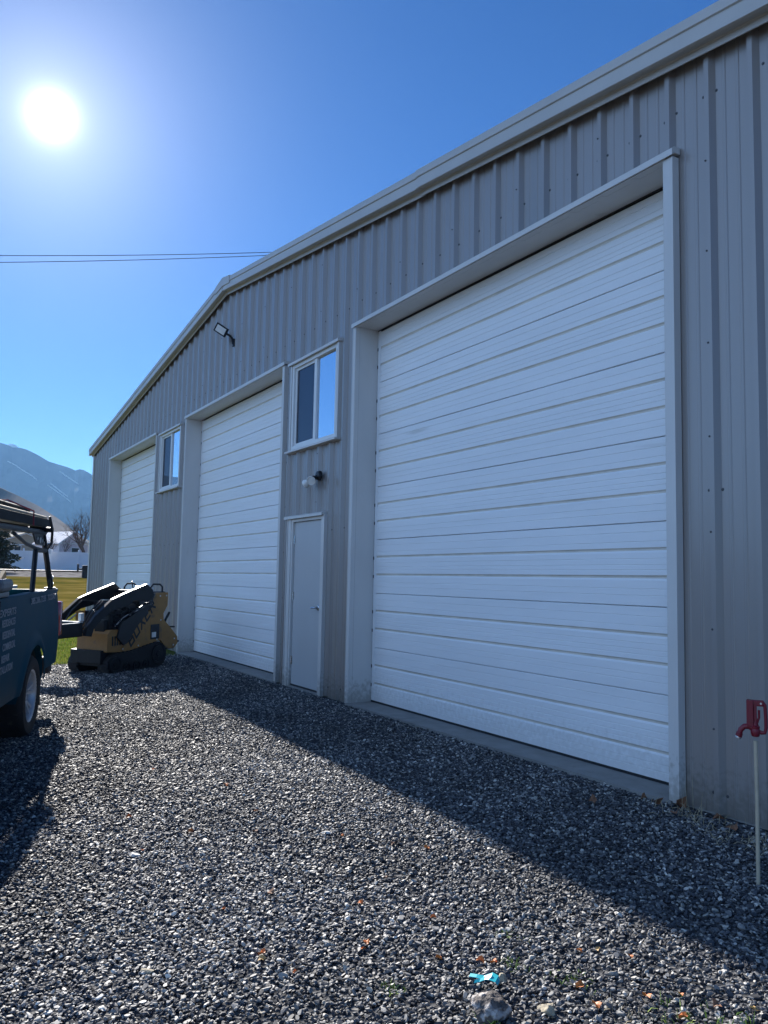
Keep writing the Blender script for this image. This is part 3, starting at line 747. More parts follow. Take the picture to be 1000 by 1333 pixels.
for x in (RX + .36, XB + .08, 2.45): rk.tube([(x, -.95, RZ), (x, .95, RZ)], .028, 8)
rk.tube([(-.30, .88, RAIL), (-.38, .87, RAIL + .20), (-.46, .86, RAIL + .42), (-.82, .88, RAIL + .42)], .026, 8); rk.tube([(-.80, .88, RAIL + .42), (-.46, .86, RAIL + .44), (.0, .86, RAIL + .48), (.45, .86, RZ - .08)], .018, 8)
rkk = rk.build('ladder_rack', M['blacksteel'], tk, smooth=True)
for s in (1, -1):
    for (x, z) in ((RX - .03, RAIL + .06), (RX - .01, RAIL + .13)): bt = MB(); bt.lathe([(.022, 0), (.022, .010), (.010, .012), (.010, .016), (0, .017)], 12, TR((x, s * (.90 + .012), z), (-s * pi / 2, 0, 0))); bt.build('bolt', M['silver'], rkk, smooth=True)
    for (x, z, r) in ((RX + .36, RZ - .12, .016), (RX + .47, RZ - .115, .032), (RX + .60, RZ - .10, .018), (RX + .26, RZ - .10, .02), (RX + .27, RZ - .145, .02)): bt = MB(); bt.lathe([(r, 0), (r, .006), (0, .007)], 12, TR((x, s * (.86 + .009), z), (-s * pi / 2, 0, 0))); bt.build('bolt', M['silver'], rkk, smooth=True)

# lettering: font outlines turned into thin raised meshes
def text_mesh(name, txt, size, mtl, parent, T, ext=.0012, spacing=1.0, bold=.0):
    cu = bpy.data.curves.new(name, 'FONT'); cu.body = txt; cu.size = size; cu.extrude = ext; cu.space_character = spacing; cu.offset = bold; cu.resolution_u = 3
    o = bpy.data.objects.new(name, cu); COL.objects.link(o)
    dg = bpy.context.evaluated_depsgraph_get(); me = bpy.data.meshes.new_from_object(o.evaluated_get(dg)); COL.objects.unlink(o); bpy.data.objects.remove(o)
    me.transform(T); me.materials.clear(); me.materials.append(mtl); me.name = name
    r = bpy.data.objects.new(name, me); COL.objects.link(r); r.parent = parent; return r
def side_text(txt, xr, z, size, width=None):
    """text on the left flank; reads from the nose side to the tail; xr = rear end of the line"""
    Y = sect(z) + .004
    T = Matrix.Translation((xr, Y, z)) @ Matrix(((-1, 0, 0, 0), (0, 0, 1, 0), (0, 1, 0, 0), (0, 0, 0, 1)))
    o = text_mesh('side_lettering', txt, size, M['letter'], bd, Matrix.Identity(4), bold=.0015)
    w_ = max(v.co.x for v in o.data.vertices)
    k = (width / w_) if width else 1
    o.data.transform(T @ Matrix.Translation((-w_ * k, 0, 0)) @ Matrix.Diagonal((k, 1, 1, 1)))
    o.data.flip_normals() if False else None
    return o
side_text('385.286.7235  TODAY', -1.02, 1.262, .085, 1.18)
side_text('FENCE REPAIR EXPERTS', .75, 1.215, .085, 1.5)
side_text('RESIDENCES', .79, 1.130, .085, .44)
side_text('RESIDENTIAL', .81, 1.035, .085, .42)
side_text('COMMERCIAL', .81, .938, .085, .42)
side_text('REPAIR', .98, .842, .085, .26)
side_text('INSTALLATION', .86, .752, .085, .5)
# panel gap lines and fuel door
gp = MB(); gp.box(XB - .004, XB + .004, .95, .985, .50, 1.35); gp.box(.28, .30, .98, .992, 1.02, 1.2) if False else None
gp.build('door_gap', M['black'], bd)

# load on the truck
ROT = Euler((0, R(1.2), TA)).to_matrix().to_4x4(); TK = Matrix.Translation((-8.76, -4.175, -.178)) @ ROT
def tw(x, y, z): return tuple(TK @ Vector((x, y, z)))
def load(name, label, cat, pts, r, m, n=10, group=None, flat=None):
    mb = MB(); o0 = tw(*pts[0])
    if flat: mb.box(min(pts[0][0], pts[1][0]), max(pts[0][0], pts[1][0]), pts[0][1] - flat[0], pts[0][1] + flat[0], pts[0][2] - flat[1], pts[0][2] + flat[1], TK, b=.004)
    else: mb.tube([tw(*p) for p in pts], r, n)
    o = mb.build(name, m, None, smooth=not flat, origin=o0); return tag(o, label, cat, group)
load('steel_plank', 'thick dark plank at the bottom of the load on the truck rack', 'plank', [(-1.70, .55, 2.045), (2.5, .55, 2.045)], 0, M['pipe'], flat=(.16, .030), group='long dark stock on the truck rack')
load('steel_plank', 'dark plank lying over the outer edge of the truck rack', 'plank', [(-1.10, .80, 2.075), (2.4, .80, 2.075)], 0, M['pipe'], flat=(.07, .045), group='long dark stock on the truck rack')
load('ladder', 'dark ladder on top of the load on the truck rack', 'ladder', [(-1.15, .42, 2.17), (2.3, .42, 2.17)], 0, M['pipe'], flat=(.16, .045), group='long dark stock on the truck rack')
load('metal_pipe', 'pale pipe with a bright top edge lashed on the truck rack', 'pipe', [(-.98, .84, 2.135), (2.6, .84, 2.145)], .016, M['galv'])
load('metal_pipe', 'black pipe sticking out furthest past the end of the truck rack', 'pipe', [(-1.85, .66, 2.10), (2.6, .66, 2.10)], .030, M['pipe'])
load('metal_pipe', 'black pipe lying highest across the truck rack', 'pipe', [(-1.10, .62, 2.215), (2.6, .62, 2.24)], .030, M['pipe'])
st = MB(); st.tube([tw(-.12, .90, 2.02), tw(-.11, .90, 2.16), tw(-.08, .66, 2.26), tw(-.06, .30, 2.23), tw(-.06, .1, 2.04)], .008, 6); tag(st.build('lashing_strap', M['strap'], None, origin=tw(-.35, .9, 2.03)), 'red strap lashed over the pipes on the truck rack', 'strap')
st = MB(); st.tube([tw(-.72, .93, 2.14), tw(-.74, .96, 2.0), tw(-.78, .95, 1.86), tw(-.70, .93, 1.80)], .014, 6); tag(st.build('hanging_cable', M['hose'], None, origin=tw(-.7, .9, 2.1)), 'black cable looped down from the rear of the truck rack', 'cable')
tb = thing('toolbox', 'grey metal toolbox across the front of the truck bed', 'toolbox', tw(1.08, 0, RAIL + .006), (0, R(1.2), TA))
q = MB(); q.box(-.17, .17, -.78, .78, -.35, .0, b=.01); q.box(-.17, .17, -.955, .955, .002, .05, b=.012); q.build('box', M['toolbox'], tb)
q = MB(); q.box(-.19, .19, -.985, .985, .052, .155, b=.035); q.build('lid', M['toolbox'], tb)
q = MB(); q.box(-1.15, .75, -.95, .55, .055, .085); o = q.build('white_board', M['white'], None); o.matrix_world = Matrix.Translation(tw(0, 0, RAIL - .05)) @ ROT @ TR(rot=(0, 0, 0)); tag(o, 'white board lying flat in the truck bed', 'board')
q = MB(); q.box(-.30, .0, -.02, .02, .0, .10); o = q.build('timber_offcut', M['timber'], None); o.matrix_world = Matrix.Translation(tw(-.72, .45, RAIL - .02)) @ ROT @ TR(rot=(0, R(25), 0)); tag(o, 'tan timber offcut leaning at the tail of the truck bed', 'timber')

# ------------------------------------------------------------------ stand-on mini loader (origin: near front corner of the tracks, +x to its rear, +y away from the camera side)
LD = thing('mini_loader', 'orange and black stand-on tracked mini loader parked before the far doors', 'loader', (-12.28, -1.72, -.100), (0, R(-1.8), R(122)))
def track(y0, y1):
    out = [(.10, .0), (.98, .0), (1.12, .035), (1.20, .12), (1.21, .26), (1.13, .37), (1.00, .40), (.45, .31), (.13, .30), (.03, .24), (-.02, .15), (.01, .05)]
    mb = MB(); mb.prism(out, y0, y1, 'y')
    # tread lugs
    n = len(out)
    for i in range(n):
        p, q = Vector((out[i][0], out[i][1])), Vector((out[(i + 1) % n][0], out[(i + 1) % n][1]))
        L_ = (q - p).length; k = max(1, int(L_ / .075)); d = (q - p) / L_; nn = Vector((d.y, -d.x))
        for j in range(k):
            c = p + d * (L_ * (j + .5) / k); ang = math.atan2(d.y, d.x)
            mb.box(-.018, .018, y0 + .008, y1 - .008, -.002, .016, TR((c.x + nn.x * .012, 0, c.y + nn.y * .012), (0, -ang, 0)))
    t = mb.build('track', M['rubber'], LD)
    yo = y0 if y0 < .3 else y1; sg = -1 if y0 < .3 else 1
    for (x, z, r) in ((.13, .15, .115), (.36, .09, .065), (.56, .09, .065), (.76, .09, .065), (1.03, .22, .15)):
        w_ = MB(); w_.lathe([(0, .022), (r * .3, .024), (r * .35, .01), (r * .8, .008), (r * .85, .02), (r, .022), (r, -.01)], 18, TR((x, yo, z), (-sg * pi / 2, 0, 0))); w_.build('roller', M['blacksteel'], t, smooth=True)
    return t
track(.0, .20); track(.62, .82)
ch = MB(); ch.box(.02, 1.15, .20, .62, .12, .34); ch.box(-.06, .06, .10, .72, .16, .36, b=.01); ch.build('undercarriage', M['blacksteel'], LD)
# orange chassis nose
nz = MB(); nz.prism([(.0, .335), (.36, .31), (.46, .32), (.46, .64), (.08, .655), (.02, .60)], .04, .66, 'y'); nz.build('front_hood', M['orange'], LD)
# side plates with the name
SP = [(.26, .335), (.46, .325), (.80, .375), (1.10, .425), (1.20, .33), (1.30, .27), (1.42, .27), (1.50, .34), (1.49, .45), (1.30, .63), (1.17, .74), (1.16, .84), (1.25, .96), (1.26, 1.17), (1.02, 1.17), (.98, 1.10), (.94, .98), (.62, .70), (.42, .50)]
plates = []
for y0 in (.025, .755):
    mb = MB(); mb.prism(SP, y0, y0 + .04, 'y'); plates.append(mb.build('side_plate', M['orange'], LD))
MB().prism([(.88, .45), (1.07, .45), (1.07, .68), (.88, .68)], .019, .024, 'y').build('plate_opening', M['black'], plates[0])
MB().box(.90, .99, .012, .018, .48, .56).build('warning_sticker', M['lens'], plates[0])
tw_ = MB(); tw_.prism([(1.0, .45), (1.18, .45), (1.18, .85), (1.25, .96), (1.25, 1.15), (1.04, 1.15), (.96, .98)], .066, .754, 'y'); tw_.build('control_tower', M['blacksteel'], LD)
# name on the plate: angular strokes, baseline climbing along the plate
LT = {'B': [[(0, 0), (0, 1), (.85, 1)], [(0, .5), (.85, .5), (.85, 0), (0, 0)], [(.0, 1), (.85, 1), (.7, .5)]], 'O': [[(0, 0), (0, 1), (.85, 1), (.85, 0), (0, 0)]], 'X': [[(0, 0), (.9, 1)], [(0, 1), (.9, 0)]], 'E': [[(.85, 0), (0, 0), (0, 1), (.85, 1)], [(0, .5), (.7, .5)]], 'R': [[(0, 0), (0, 1), (.85, 1), (.85, .5), (0, .5)], [(.4, .5), (.9, 0)]]}
def logo(plate, y, ydir):
    mb = MB(); A = R(48); H_ = .145; W_ = .122; x = 0
    for ch_ in 'BOXER':
        for st_ in LT[ch_]:
            for (a0, b0), (a1, b1) in zip(st_[:-1], st_[1:]):
                p = Vector(((x + a0 * W_), b0 * H_)); q = Vector(((x + a1 * W_), b1 * H_)); d = (q - p).normalized(); nn = Vector((-d.y, d.x)) * .0145
                pts = [p - nn - d * .01, q - nn + d * .01, q + nn + d * .01, p + nn - d * .01]
                P2 = []
                for u in pts:
                    u = Vector((u.x + u.y * .35, u.y))
                    P2.append((.47 + u.x * cos(A) - u.y * sin(A), .385 + u.x * sin(A) + u.y * cos(A)))
                mb.prism(P2, y, y + ydir * .0025, 'y')
        x += W_ * 1.32
    mb.build('logo', M['black'], plate)
logo(plates[0], .0245, -1)
# engine block and pipes
en = MB(); en.box(.12, .98, .12, .70, .60, .92, b=.02); en.box(.30, .80, .18, .66, .92, 1.06, b=.02); en.lathe([(.07, 0), (.07, .22), (.05, .24), (0, .24)], 14, TR((.42, .16, .95), (0, pi / 2, 0)))
en.box(.05, .20, .15, .35, .62, .80, b=.01); en.box(.82, .96, .08, .12, .70, .96)
for z in (.70, .76, .82): en.box(.2, .5, .095, .12, z, z + .03)
rl = random.Random(31)
for _ in range(34):
    x_, z_ = rl.uniform(.12, .86), rl.uniform(.62, 1.0); d1, d2 = rl.uniform(.015, .05), rl.uniform(.01, .04)
    en.box(x_, x_ + d1, .085 - rl.uniform(0, .03), .13, z_, z_ + d2)
for _ in range(9):
    x_, z_ = rl.uniform(.15, .6), rl.uniform(.65, .9)
    en.tube([(x_, .07, z_), (x_ + rl.uniform(.05, .12), .05, z_ + rl.uniform(-.05, .1)), (x_ + rl.uniform(.15, .28), .08, z_ + rl.uniform(-.06, .08))], .007, 5)
eng = en.build('engine', M['blacksteel'], LD)
cw = MB(); cw.prism([(.18, .54), (.30, .42), (.38, .44), (.54, .64), (.84, .94), (.78, 1.0), (.46, .84), (.26, .76)], .005, .05, 'y'); cw.build('side_cowl', M['black'], LD)
el = MB(); el.tube([(.20, .09, .70), (.30, .06, .80), (.42, .05, .86), (.52, .06, .84)], .012, 8); el.tube([(.55, .06, .90), (.66, .05, .92), (.7, .05, .88)], .014, 8); el.lathe([(.03, 0), (.03, .05), (0, .05)], 12, TR((.70, .07, .92), (pi / 2, 0, 0))); el.box(.70, .84, .02, .05, .915, .935); el.build('metal_fittings', M['silver'], LD, smooth=True)
bo_ = MB()
for x_, z_ in ((.30, .36), (.62, .38), (1.02, .44), (1.40, .32), (1.22, 1.12), (1.08, 1.12), (1.10, .74), (1.42, .42)): bo_.lathe([(.013, 0), (.013, .006), (.006, .008), (0, .008)], 6, TR((x_, .0245, z_), (pi / 2, 0, 0)))
bo_.build('plate_bolts', M['silver'], plates[0])
ar_ = MB()
for i in range(5): ar_.box(.10 + i * .05, .125 + i * .05, .036, .04, .42, .56)
ar_.build('hood_vents', M['black'], LD)
fb = MB(); fb.box(.0, .10, .60, .70, .62, .92, b=.01); fb.build('front_bracket', M['orange'], LD)
# lift arms
AO = [(.93, 1.22), (.80, 1.315), (.30, 1.175), (.10, 1.11), (-.22, .89), (-.37, .74), (-.41, .61), (-.29, .59), (-.25, .70), (-.10, .83), (.12, .945), (.42, 1.00), (.52, 1.07), (.84, 1.05), (.96, 1.13)]
def arm(y0, y1, top=True):
    mb = MB(); mb.prism(AO, y0, y1, 'y'); a_ = mb.build('lift_arm', M['blacksteel'], LD)
    bm = bmesh.new(); bm.from_mesh(a_.data); bmesh.ops.bevel(bm, geom=[e for e in bm.edges if abs(e.verts[0].co.y - e.verts[1].co.y) < 1e-4], offset=.008, segments=2, affect='EDGES'); bm.to_mesh(a_.data); bm.free()
    c = MB(); ym = (y0 + y1) / 2 + (.075 if y0 < .3 else -.075)
    c.tube([(.55, ym, .78), (.05, ym, .90)], .028, 10); cy = c.build('cylinder', M['blacksteel'], a_, smooth=True)
    c = MB(); c.tube([(.05, ym, .90), (-.30, ym, .70)], .013, 10); c.build('piston_rod', M['silver'], cy, smooth=True)
arm(.03, .10); arm(.72, .79)
cb = MB(); cb.tube([(-.34, .06, .66), (-.34, .76, .66)], .03, 10); cb.tube([(.84, .06, 1.19), (.84, .76, 1.19)], .028, 10); cb.build('arm_crossbar', M['blacksteel'], LD, smooth=True)
hs = MB()
for i, y in enumerate((.16, .22, .60)):
    hs.tube([(.30, y, 1.06), (.05, y + .02, 1.08), (-.18, y, .92), (-.30, y, .76), (-.36, y + .03, .66)], .011, 6)
hs.tube([(.92, .03, .98), (.7, .0, 1.0), (.45, .02, .88), (.3, .04, .80)], .010, 6); hs.build('hydraulic_hoses', M['hose'], LD, smooth=True)
ap = MB(); ap.box(-.46, -.40, .10, .98, .60, .80, b=.006); ap.box(-.85, -.46, .10, .12, .60, .79); ap.box(-.85, -.46, .96, .98, .60, .79); ap.prism([(-.85, .60), (-.46, .60), (-.46, .62), (-.85, .62)], .10, .98, 'y'); ap = ap.build('bucket', M['blacksteel'], LD)
wb_ = MB(); wb_.box(-.46, -.40, .095, .985, .801, .812); wb_.box(-.85, -.46, .094, .124, .792, .80); wb_.box(-.42, -.36, .12, .17, .82, .93); wb_.build('bucket_rim', M['lens'], ap)
# handles, levers, rear pad
hb = MB()
for y_ in (.12, .68): hb.tube([(.98, y_, 1.14), (.96, y_, 1.25), (1.02, y_, 1.305), (1.17, y_, 1.30), (1.225, y_, 1.26), (1.225, y_, 1.15)], .014, 8)
hb.tube([(1.0, .3, 1.16), (.97, .3, 1.27)], .011, 8); hb.tube([(.72, .22, 1.06), (.66, .22, 1.36)], .009, 8)
hb.build('control_handles', M['blacksteel'], LD, smooth=True)
lv = MB(); lv.box(.98, 1.12, .20, .30, 1.17, 1.25, b=.01); lv.box(1.0, 1.08, .40, .50, 1.17, 1.27, b=.01); lv.tube([(1.02, .25, 1.25), (1.06, .22, 1.31)], .012, 8); lv.build('control_levers', M['silver'], LD)
pd = MB(); pd.box(1.27, 1.36, .16, .66, .88, 1.18, b=.025); pd.box(1.255, 1.28, .2, .6, .92, 1.14); pd.build('rear_pad', M['black'], LD)
pf = MB(); pf.box(1.18, 1.24, .10, .70, .46, .80, b=.01); pf.tube([(1.22, .12, .60), (1.40, .12, .84)], .020, 8); pf.tube([(1.26, .10, .62), (1.50, .10, .60)], .014, 8); pf.tube([(1.46, .10, .33), (1.60, .10, .36)], .018, 8); pf.box(1.28, 1.56, .16, .66, .24, .27, b=.004); pf.build('operator_platform', M['blacksteel'], LD)

# ------------------------------------------------------------------ background
# white vinyl fence
fe = thing('vinyl_fence', 'long white vinyl privacy fence beyond the lawn', 'fence', (-80, 10, 1.6))
bo = MB(); bo.box(-.02, .02, -70, 55, -.6, 1.72)
for i in range(830): bo.box(.02, .026, -69.9 + i * .15, -69.9 + i * .15 + .13, .05, 1.60)
bo.box(-.03, .05, -70, 55, 1.66, 1.80); bo.box(-.03, .05, -70, 55, .0, .12); bo.build('panel', M['fence'], fe)
for i in range(52):
    p = MB(); y = -70 + i * 2.4; p.box(-.07, .07, y - .07, y + .07, -.5, 1.92); p.lathe([(.11, 1.92), (.11, 1.96), (.0, 2.06)], 4, TR((0, y, 0), (0, 0, pi / 4))); p.build('post', M['fence'], fe)
# dark pipe rail and post
ra = thing('steel_barrier', 'dark horizontal steel bar with a stubby end post past the lawn', 'barrier', (-62, 7, 1.05))
q = MB(); q.tube([(0, -40, .50), (0, 0, .50)], .06, 8); q.build('bar', M['black'], ra)
q = MB(); q.box(-.15, .15, -.25, .15, -.3, .95, b=.02); q.box(-.1, .1, -.55, -.25, .62, .74, b=.02); q.box(-.08, .08, -.62, -.50, .55, 1.05, b=.02); q.box(-.1, .1, .15, .4, .70, .95, b=.02); q.build('post', M['black'], ra)
q = MB()
for y in (-2.5, -8, -14, -20, -27, -34): q.tube([(0, y, -.3), (0, y, 1.1)], .035, 6)
q.build('rail_post', M['black'], ra)

def house(name, label, loc, rz, W_, L_, H_, rise, wallm, roofm, trimm, wins, over=.35):
    h = thing(name, label, 'house', loc, (0, 0, rz))
    mb = MB(); mb.prism([(-W_ / 2, -1), (W_ / 2, -1), (W_ / 2, H_), (0, H_ + rise), (-W_ / 2, H_)], 0, -L_, 'x'); h_ = mb.build('wall', wallm, h)
    r = MB(); o = over; k = rise / (W_ / 2)
    for s in (-1, 1):
        r.prism([(0, H_ + rise + .02), (s * (W_ / 2 + o), H_ - k * o + .02), (s * (W_ / 2 + o), H_ - k * o + .16), (0, H_ + rise + .18)], o, -L_ - o, 'x')
    r.build('roof', roofm, h)
    t = MB()
    for s in (-1, 1):
        t.prism([(0, H_ + rise - .10), (s * (W_ / 2 + o), H_ - k * o - .10), (s * (W_ / 2 + o), H_ - k * o + .06), (0, H_ + rise + .06)], o + .01, o + .05, 'x')
    t.box(.0, .06, -W_ / 2, W_ / 2, H_ - .12, H_ + .06)
    for s in (-1, 1): t.box(.0, .06, s * W_ / 2 - .08, s * W_ / 2 + .08, -1, H_ - .12)
    t.build('trim', trimm, h)
    for (y, z, ww, hh) in wins:
        f = MB(); f.box(.0, .08, y - ww / 2 - .12, y + ww / 2 + .12, z - .12, z + hh + .12); f = f.build('window', trimm, h)
        g = MB(); g.box(.08, .10, y - ww / 2, y + ww / 2, z, z + hh); g.build('pane', M['black'], f)
    return h
house('house', 'small pale gabled outbuilding behind the white fence', (-149, 20.7, 3.9), R(24), 5.6, 7.5, 2.75, 2.0, M['siding'], M['shingle'], M['whitewood'], [(.3, 1.1, 1.4, .85)])
house('house', 'low tan house with a dark roof left of the gabled outbuilding', (-172, 15.5, 4.3), R(20), 13, 9, 2.6, 2.2, M['tan_wall'], M['shingle_dark'], M['whitewood'], [(-1.5, 1.2, 1.2, 1.1), (3, 1.2, 1.2, 1.1)])
mt = thing('utility_box', 'white utility box on a pole behind the fence', 'utility box', (-79, 6.75, 1.6))
q = MB(); q.box(-.05, .05, -.05, .05, -.3, 2.0); q.build('pole', M['whitewood'], mt)
q = MB(); q.box(-.1, .1, -.22, .22, 1.55, 2.0, b=.02); q.box(-.1, .1, -.20, .20, 2.15, 2.6, b=.02); q.box(-.03, .03, -.03, .03, 2.0, 2.2); b_ = q.build('box', M['whitewood'], mt)
MB().box(.1, .11, -.10, .10, 2.25, 2.5).build('dial', M['truck2'], b_)

# bare tree and brush
def branch(mb, p, d, L_, r, depth, rnd):
    n = 4; pts = [Vector(p)]; rs_ = [r]; dd = Vector(d).normalized()
    for i in range(n):
        dd = (dd + Vector((rnd.uniform(-.14, .14), rnd.uniform(-.14, .14), rnd.uniform(-.02, .12)))).normalized()
        pts.append(pts[-1] + dd * L_ / n); rs_.append(r * (1 - .5 * (i + 1) / n))
    mb.tube([tuple(q) for q in pts], rs_, 5 if depth > 1 else 3, cap=False)
    if depth <= 0: return
    for i in range(rnd.choice((3, 4)) if depth > 1 else 4):
        t = rnd.randint(1, n) if i else n; sp = rnd.uniform(.35, .8); a_ = rnd.uniform(0, 6.28)
        q = dd.orthogonal().normalized(); q = Matrix.Rotation(a_, 3, dd) @ q
        branch(mb, pts[t], (dd * cos(sp) + q * sin(sp)), L_ * rnd.uniform(.55, .78), rs_[t] * .72, depth - 1, rnd)
def bare_tree(loc, h, label, seed, lean=(0, 0), depth=5, name='bare_tree', group=None, base=.26):
    rnd = random.Random(seed); t = thing(name, label, 'tree', loc, group=group)
    mb = MB(); mb.tube([(0, 0, -.5), (lean[0] * .3, lean[1] * .3, h * .12), (lean[0], lean[1], h * .24)], [base, base * .8, base * .68], 8); mb.build('trunk', M['bark'], t, smooth=True)
    cr = MB()
    for i in range(5): branch(cr, (lean[0], lean[1], h * (.2 + .01 * i)), (rnd.uniform(-.5, .5), rnd.uniform(-.7, .7), 1), h * .26, base * .5, depth - 1, rnd)
    cr.build('crown', M['bark'], t)
bare_tree((-122, 17.9, 2.9), 9.6, 'bare leafless tree rising beside the hall corner', 4, (0, -.6), 5, base=.30)
bare_tree((-128, 14.2, 3.1), 5.2, 'low bare brush behind the gabled outbuilding', 9, (0, 0), 4, base=.10)
bare_tree((-128, 15.9, 3.1), 4.9, 'second clump of low bare brush, nearer the leafless tree', 21, (0, 0), 4, base=.10)
def evergreen(loc, h, r, label, seed):
    rnd = random.Random(seed); t = thing('evergreen_tree', label, 'tree', loc)
    MB().tube([(0, 0, -.3), (0, 0, h * .9)], [.16, .03], 7).build('trunk', M['bark'], t)
    cr = MB()
    for _ in range(5200):
        z = rnd.uniform(.06, 1) ** 1.1; rr = r * (1 - z) ** .8 * (.35 + .75 * rnd.random()) * (1 + .25 * sin(z * 40)); a_ = rnd.uniform(0, 6.28)
        c = Vector((rr * cos(a_), rr * sin(a_), z * h)); s_ = rnd.uniform(.10, .24)
        e1 = Vector((rnd.gauss(0, 1), rnd.gauss(0, 1), rnd.gauss(0, .6))).normalized() * s_; e2 = e1.orthogonal().normalized() * s_ * .45
        o = len(cr.v); cr.v += [tuple(c - e1), tuple(c + e2), tuple(c + e1), tuple(c - e2)]; cr.f.append((o, o + 1, o + 2, o + 3))
    cr.build('crown', M['needle'], t, recalc=False)
evergreen((-70, 1.3, 1.3), 6.3, 2.1, 'dark evergreen tree behind the truck rack', 5)

# power lines far over the roof
pl = []
for i, (z0, z1_, lb) in enumerate(((14.08, 16.95, 'upper thin power line crossing the sky to the roof'), (13.80, 16.80, 'lower thin power line crossing the sky to the roof'))):
    pts = []
    for k in range(41):
        y = -4.0 + 44 * k / 40; s_ = (y + 1.85) / 11.5
        z = z0 + (z1_ - z0) * s_ + .0016 * ((y - 3.8) ** 2 - 32); pts.append((-35 - .02 * y, y, z))
    mb = MB(); mb.tube(pts, .014, 6); tag(mb.build('power_line', M['black'], None, smooth=True, origin=pts[20]), lb, 'power line', 'power lines')

up = thing('utility_pole', 'tall wooden utility pole left of the hall carrying the two power lines', 'utility pole', (-34.9, -4.05, 0))
q = MB(); q.tube([(0, 0, -.5), (0, 0, 15.2)], [.16, .11], 10); q.build('pole', M['bark'], up, smooth=True)
q = MB(); q.box(-.6, .6, -.05, .05, 13.3, 13.42); q.build('crossarm', M['bark'], up)

# mountains
def interp(t, x):
    if x <= t[0][0]: return t[0][1]
    for (a0, b0), (a1, b1) in zip(t[:-1], t[1:]):
        if x <= a1: return b0 + (b1 - b0) * (x - a0) / (a1 - a0)
    return t[-1][1]
from mathutils import noise as mn
def hill(name, prof, R0, R1, R2, base, m, az0, az1, naz, nr, rough, label):
    mb = MB(); cx, cy = 0, -4.35
    for i in range(naz + 1):
        az = az0 + (az1 - az0) * i / naz; te = interp(prof, az)
        for j in range(nr + 1):
            t = j / nr; r = R0 + (R2 - R0) * t
            Hr = te * R1 + 1.378
            u = (r - R0) / (R1 - R0) if r < R1 else 1 - (r - R1) / (R2 - R1)
            x = cx - r * cos(R(az)); y = cy + r * sin(R(az))
            nz_ = mn.fractal(Vector((x * .004, y * .004, 3.1)), 1.0, 2.1, 6)
            rid = abs(mn.noise(Vector((az * .5, r * .0006, 1)))) 
            z = base + (Hr - base) * (u ** 1.15) + rough * nz_ * min(1, 4 * u * (1 - u) + .06) * (Hr - base) - rid * .22 * (Hr - base) * u * (1 - u) * 2
            mb.v.append((x, y, z))
    k = nr + 1
    for i in range(naz):
        for j in range(nr): mb.f.append((i * k + j, (i + 1) * k + j, (i + 1) * k + j + 1, i * k + j + 1))
    return tag(mb.build(name, m, smooth=False), label, None, None, 'structure')
ridge = [(-60, .05), (-30, .10), (-12, .125), (-3, .15), (2, .152), (4.75, .1466), (5.16, .1453), (5.53, .1425), (5.92, .143), (6.4, .141), (7.05, .1357), (7.7, .129), (8.27, .1266), (8.99, .1239), (9.37, .1208), (9.72, .123), (10.01, .1215), (10.54, .1162), (13, .10), (20, .085), (35, .06), (60, .03)]
mtn_ = hill('mountain', ridge, 2250, 3000, 4300, 5, M['mountain'], -58, 58, 420, 60, .10, None)
fh = [(-60, .03), (-25, .09), (-8, .125), (0, .13), (4.89, .0993), (5.82, .0917), (7.23, .0799), (8.45, .0659), (9.19, .0558), (9.93, .0447), (14, .01), (20, .002), (60, .0)]
hill('hillside', fh, 700, 900, 1400, 6, M['foothill'], -58, 40, 360, 40, .08, None)
from mathutils.bvhtree import BVHTree
bvh = BVHTree.FromPolygons([v.co for v in mtn_.data.vertices], [tuple(p.vertices) for p in mtn_.data.polygons])
gl_ = MB()
for path in ([(5.26, .1252), (5.73, .1215), (6.2, .1159), (6.77, .1104), (7.16, .1047)], [(7.73, .1009), (8.22, .0952), (8.71, .0894), (9.35, .081)], [(7.92, .1029), (8.6, .0938), (9.1, .0871)], [(8.42, .118), (8.82, .113), (9.36, .107), (9.72, .103)]):
    prev = None
    for (az, te), (az2, te2) in zip(path[:-1], path[1:]):
        for k in range(6):
            t = k / 6; a_, e_ = az + (az2 - az) * t + .02 * sin(k * 2.3), te + (te2 - te) * t
            d_ = Vector((-cos(R(a_)), sin(R(a_)), e_)).normalized(); hit = bvh.ray_cast(Vector((0, -4.35, 1.378)), d_)[0]
            if hit is None: continue
            w_ = 1.2 + 1.6 * random.random(); p0 = hit + Vector((1.5, 0, 1.5)); q = [p0 + Vector((0, 0, w_)), p0 - Vector((0, 0, w_))]
            if prev is not None:
                o = len(gl_.v); gl_.v += [tuple(prev[0]), tuple(prev[1]), tuple(q[1]), tuple(q[0])]; gl_.f.append((o, o + 1, o + 2, o + 3))
            prev = q
if gl_.v: tag(gl_.build('snow_gullies', mat('snow_gully', (.34, .34, .36), .8, var=.2), recalc=False), 'thin pale gullies running down the mountain', None, None, 'structure')
sn = MB()
sn.add([(-2990, 262, 433.5), (-2990, 282, 440.5), (-2990, 300, 433.0), (-2990, 296, 428.5), (-2990, 272, 431), (-3020, 262, 433.5), (-3020, 282, 440.5), (-3020, 300, 433.0), (-3020, 296, 428.5), (-3020, 272, 431)], [(0, 1, 2, 3, 4), (9, 8, 7, 6, 5), (0, 5, 6, 1), (1, 6, 7, 2)]); tag(sn.build('snow_patch', M['snow']), 'small bright patch on the mountain ridge', None, None, 'structure')

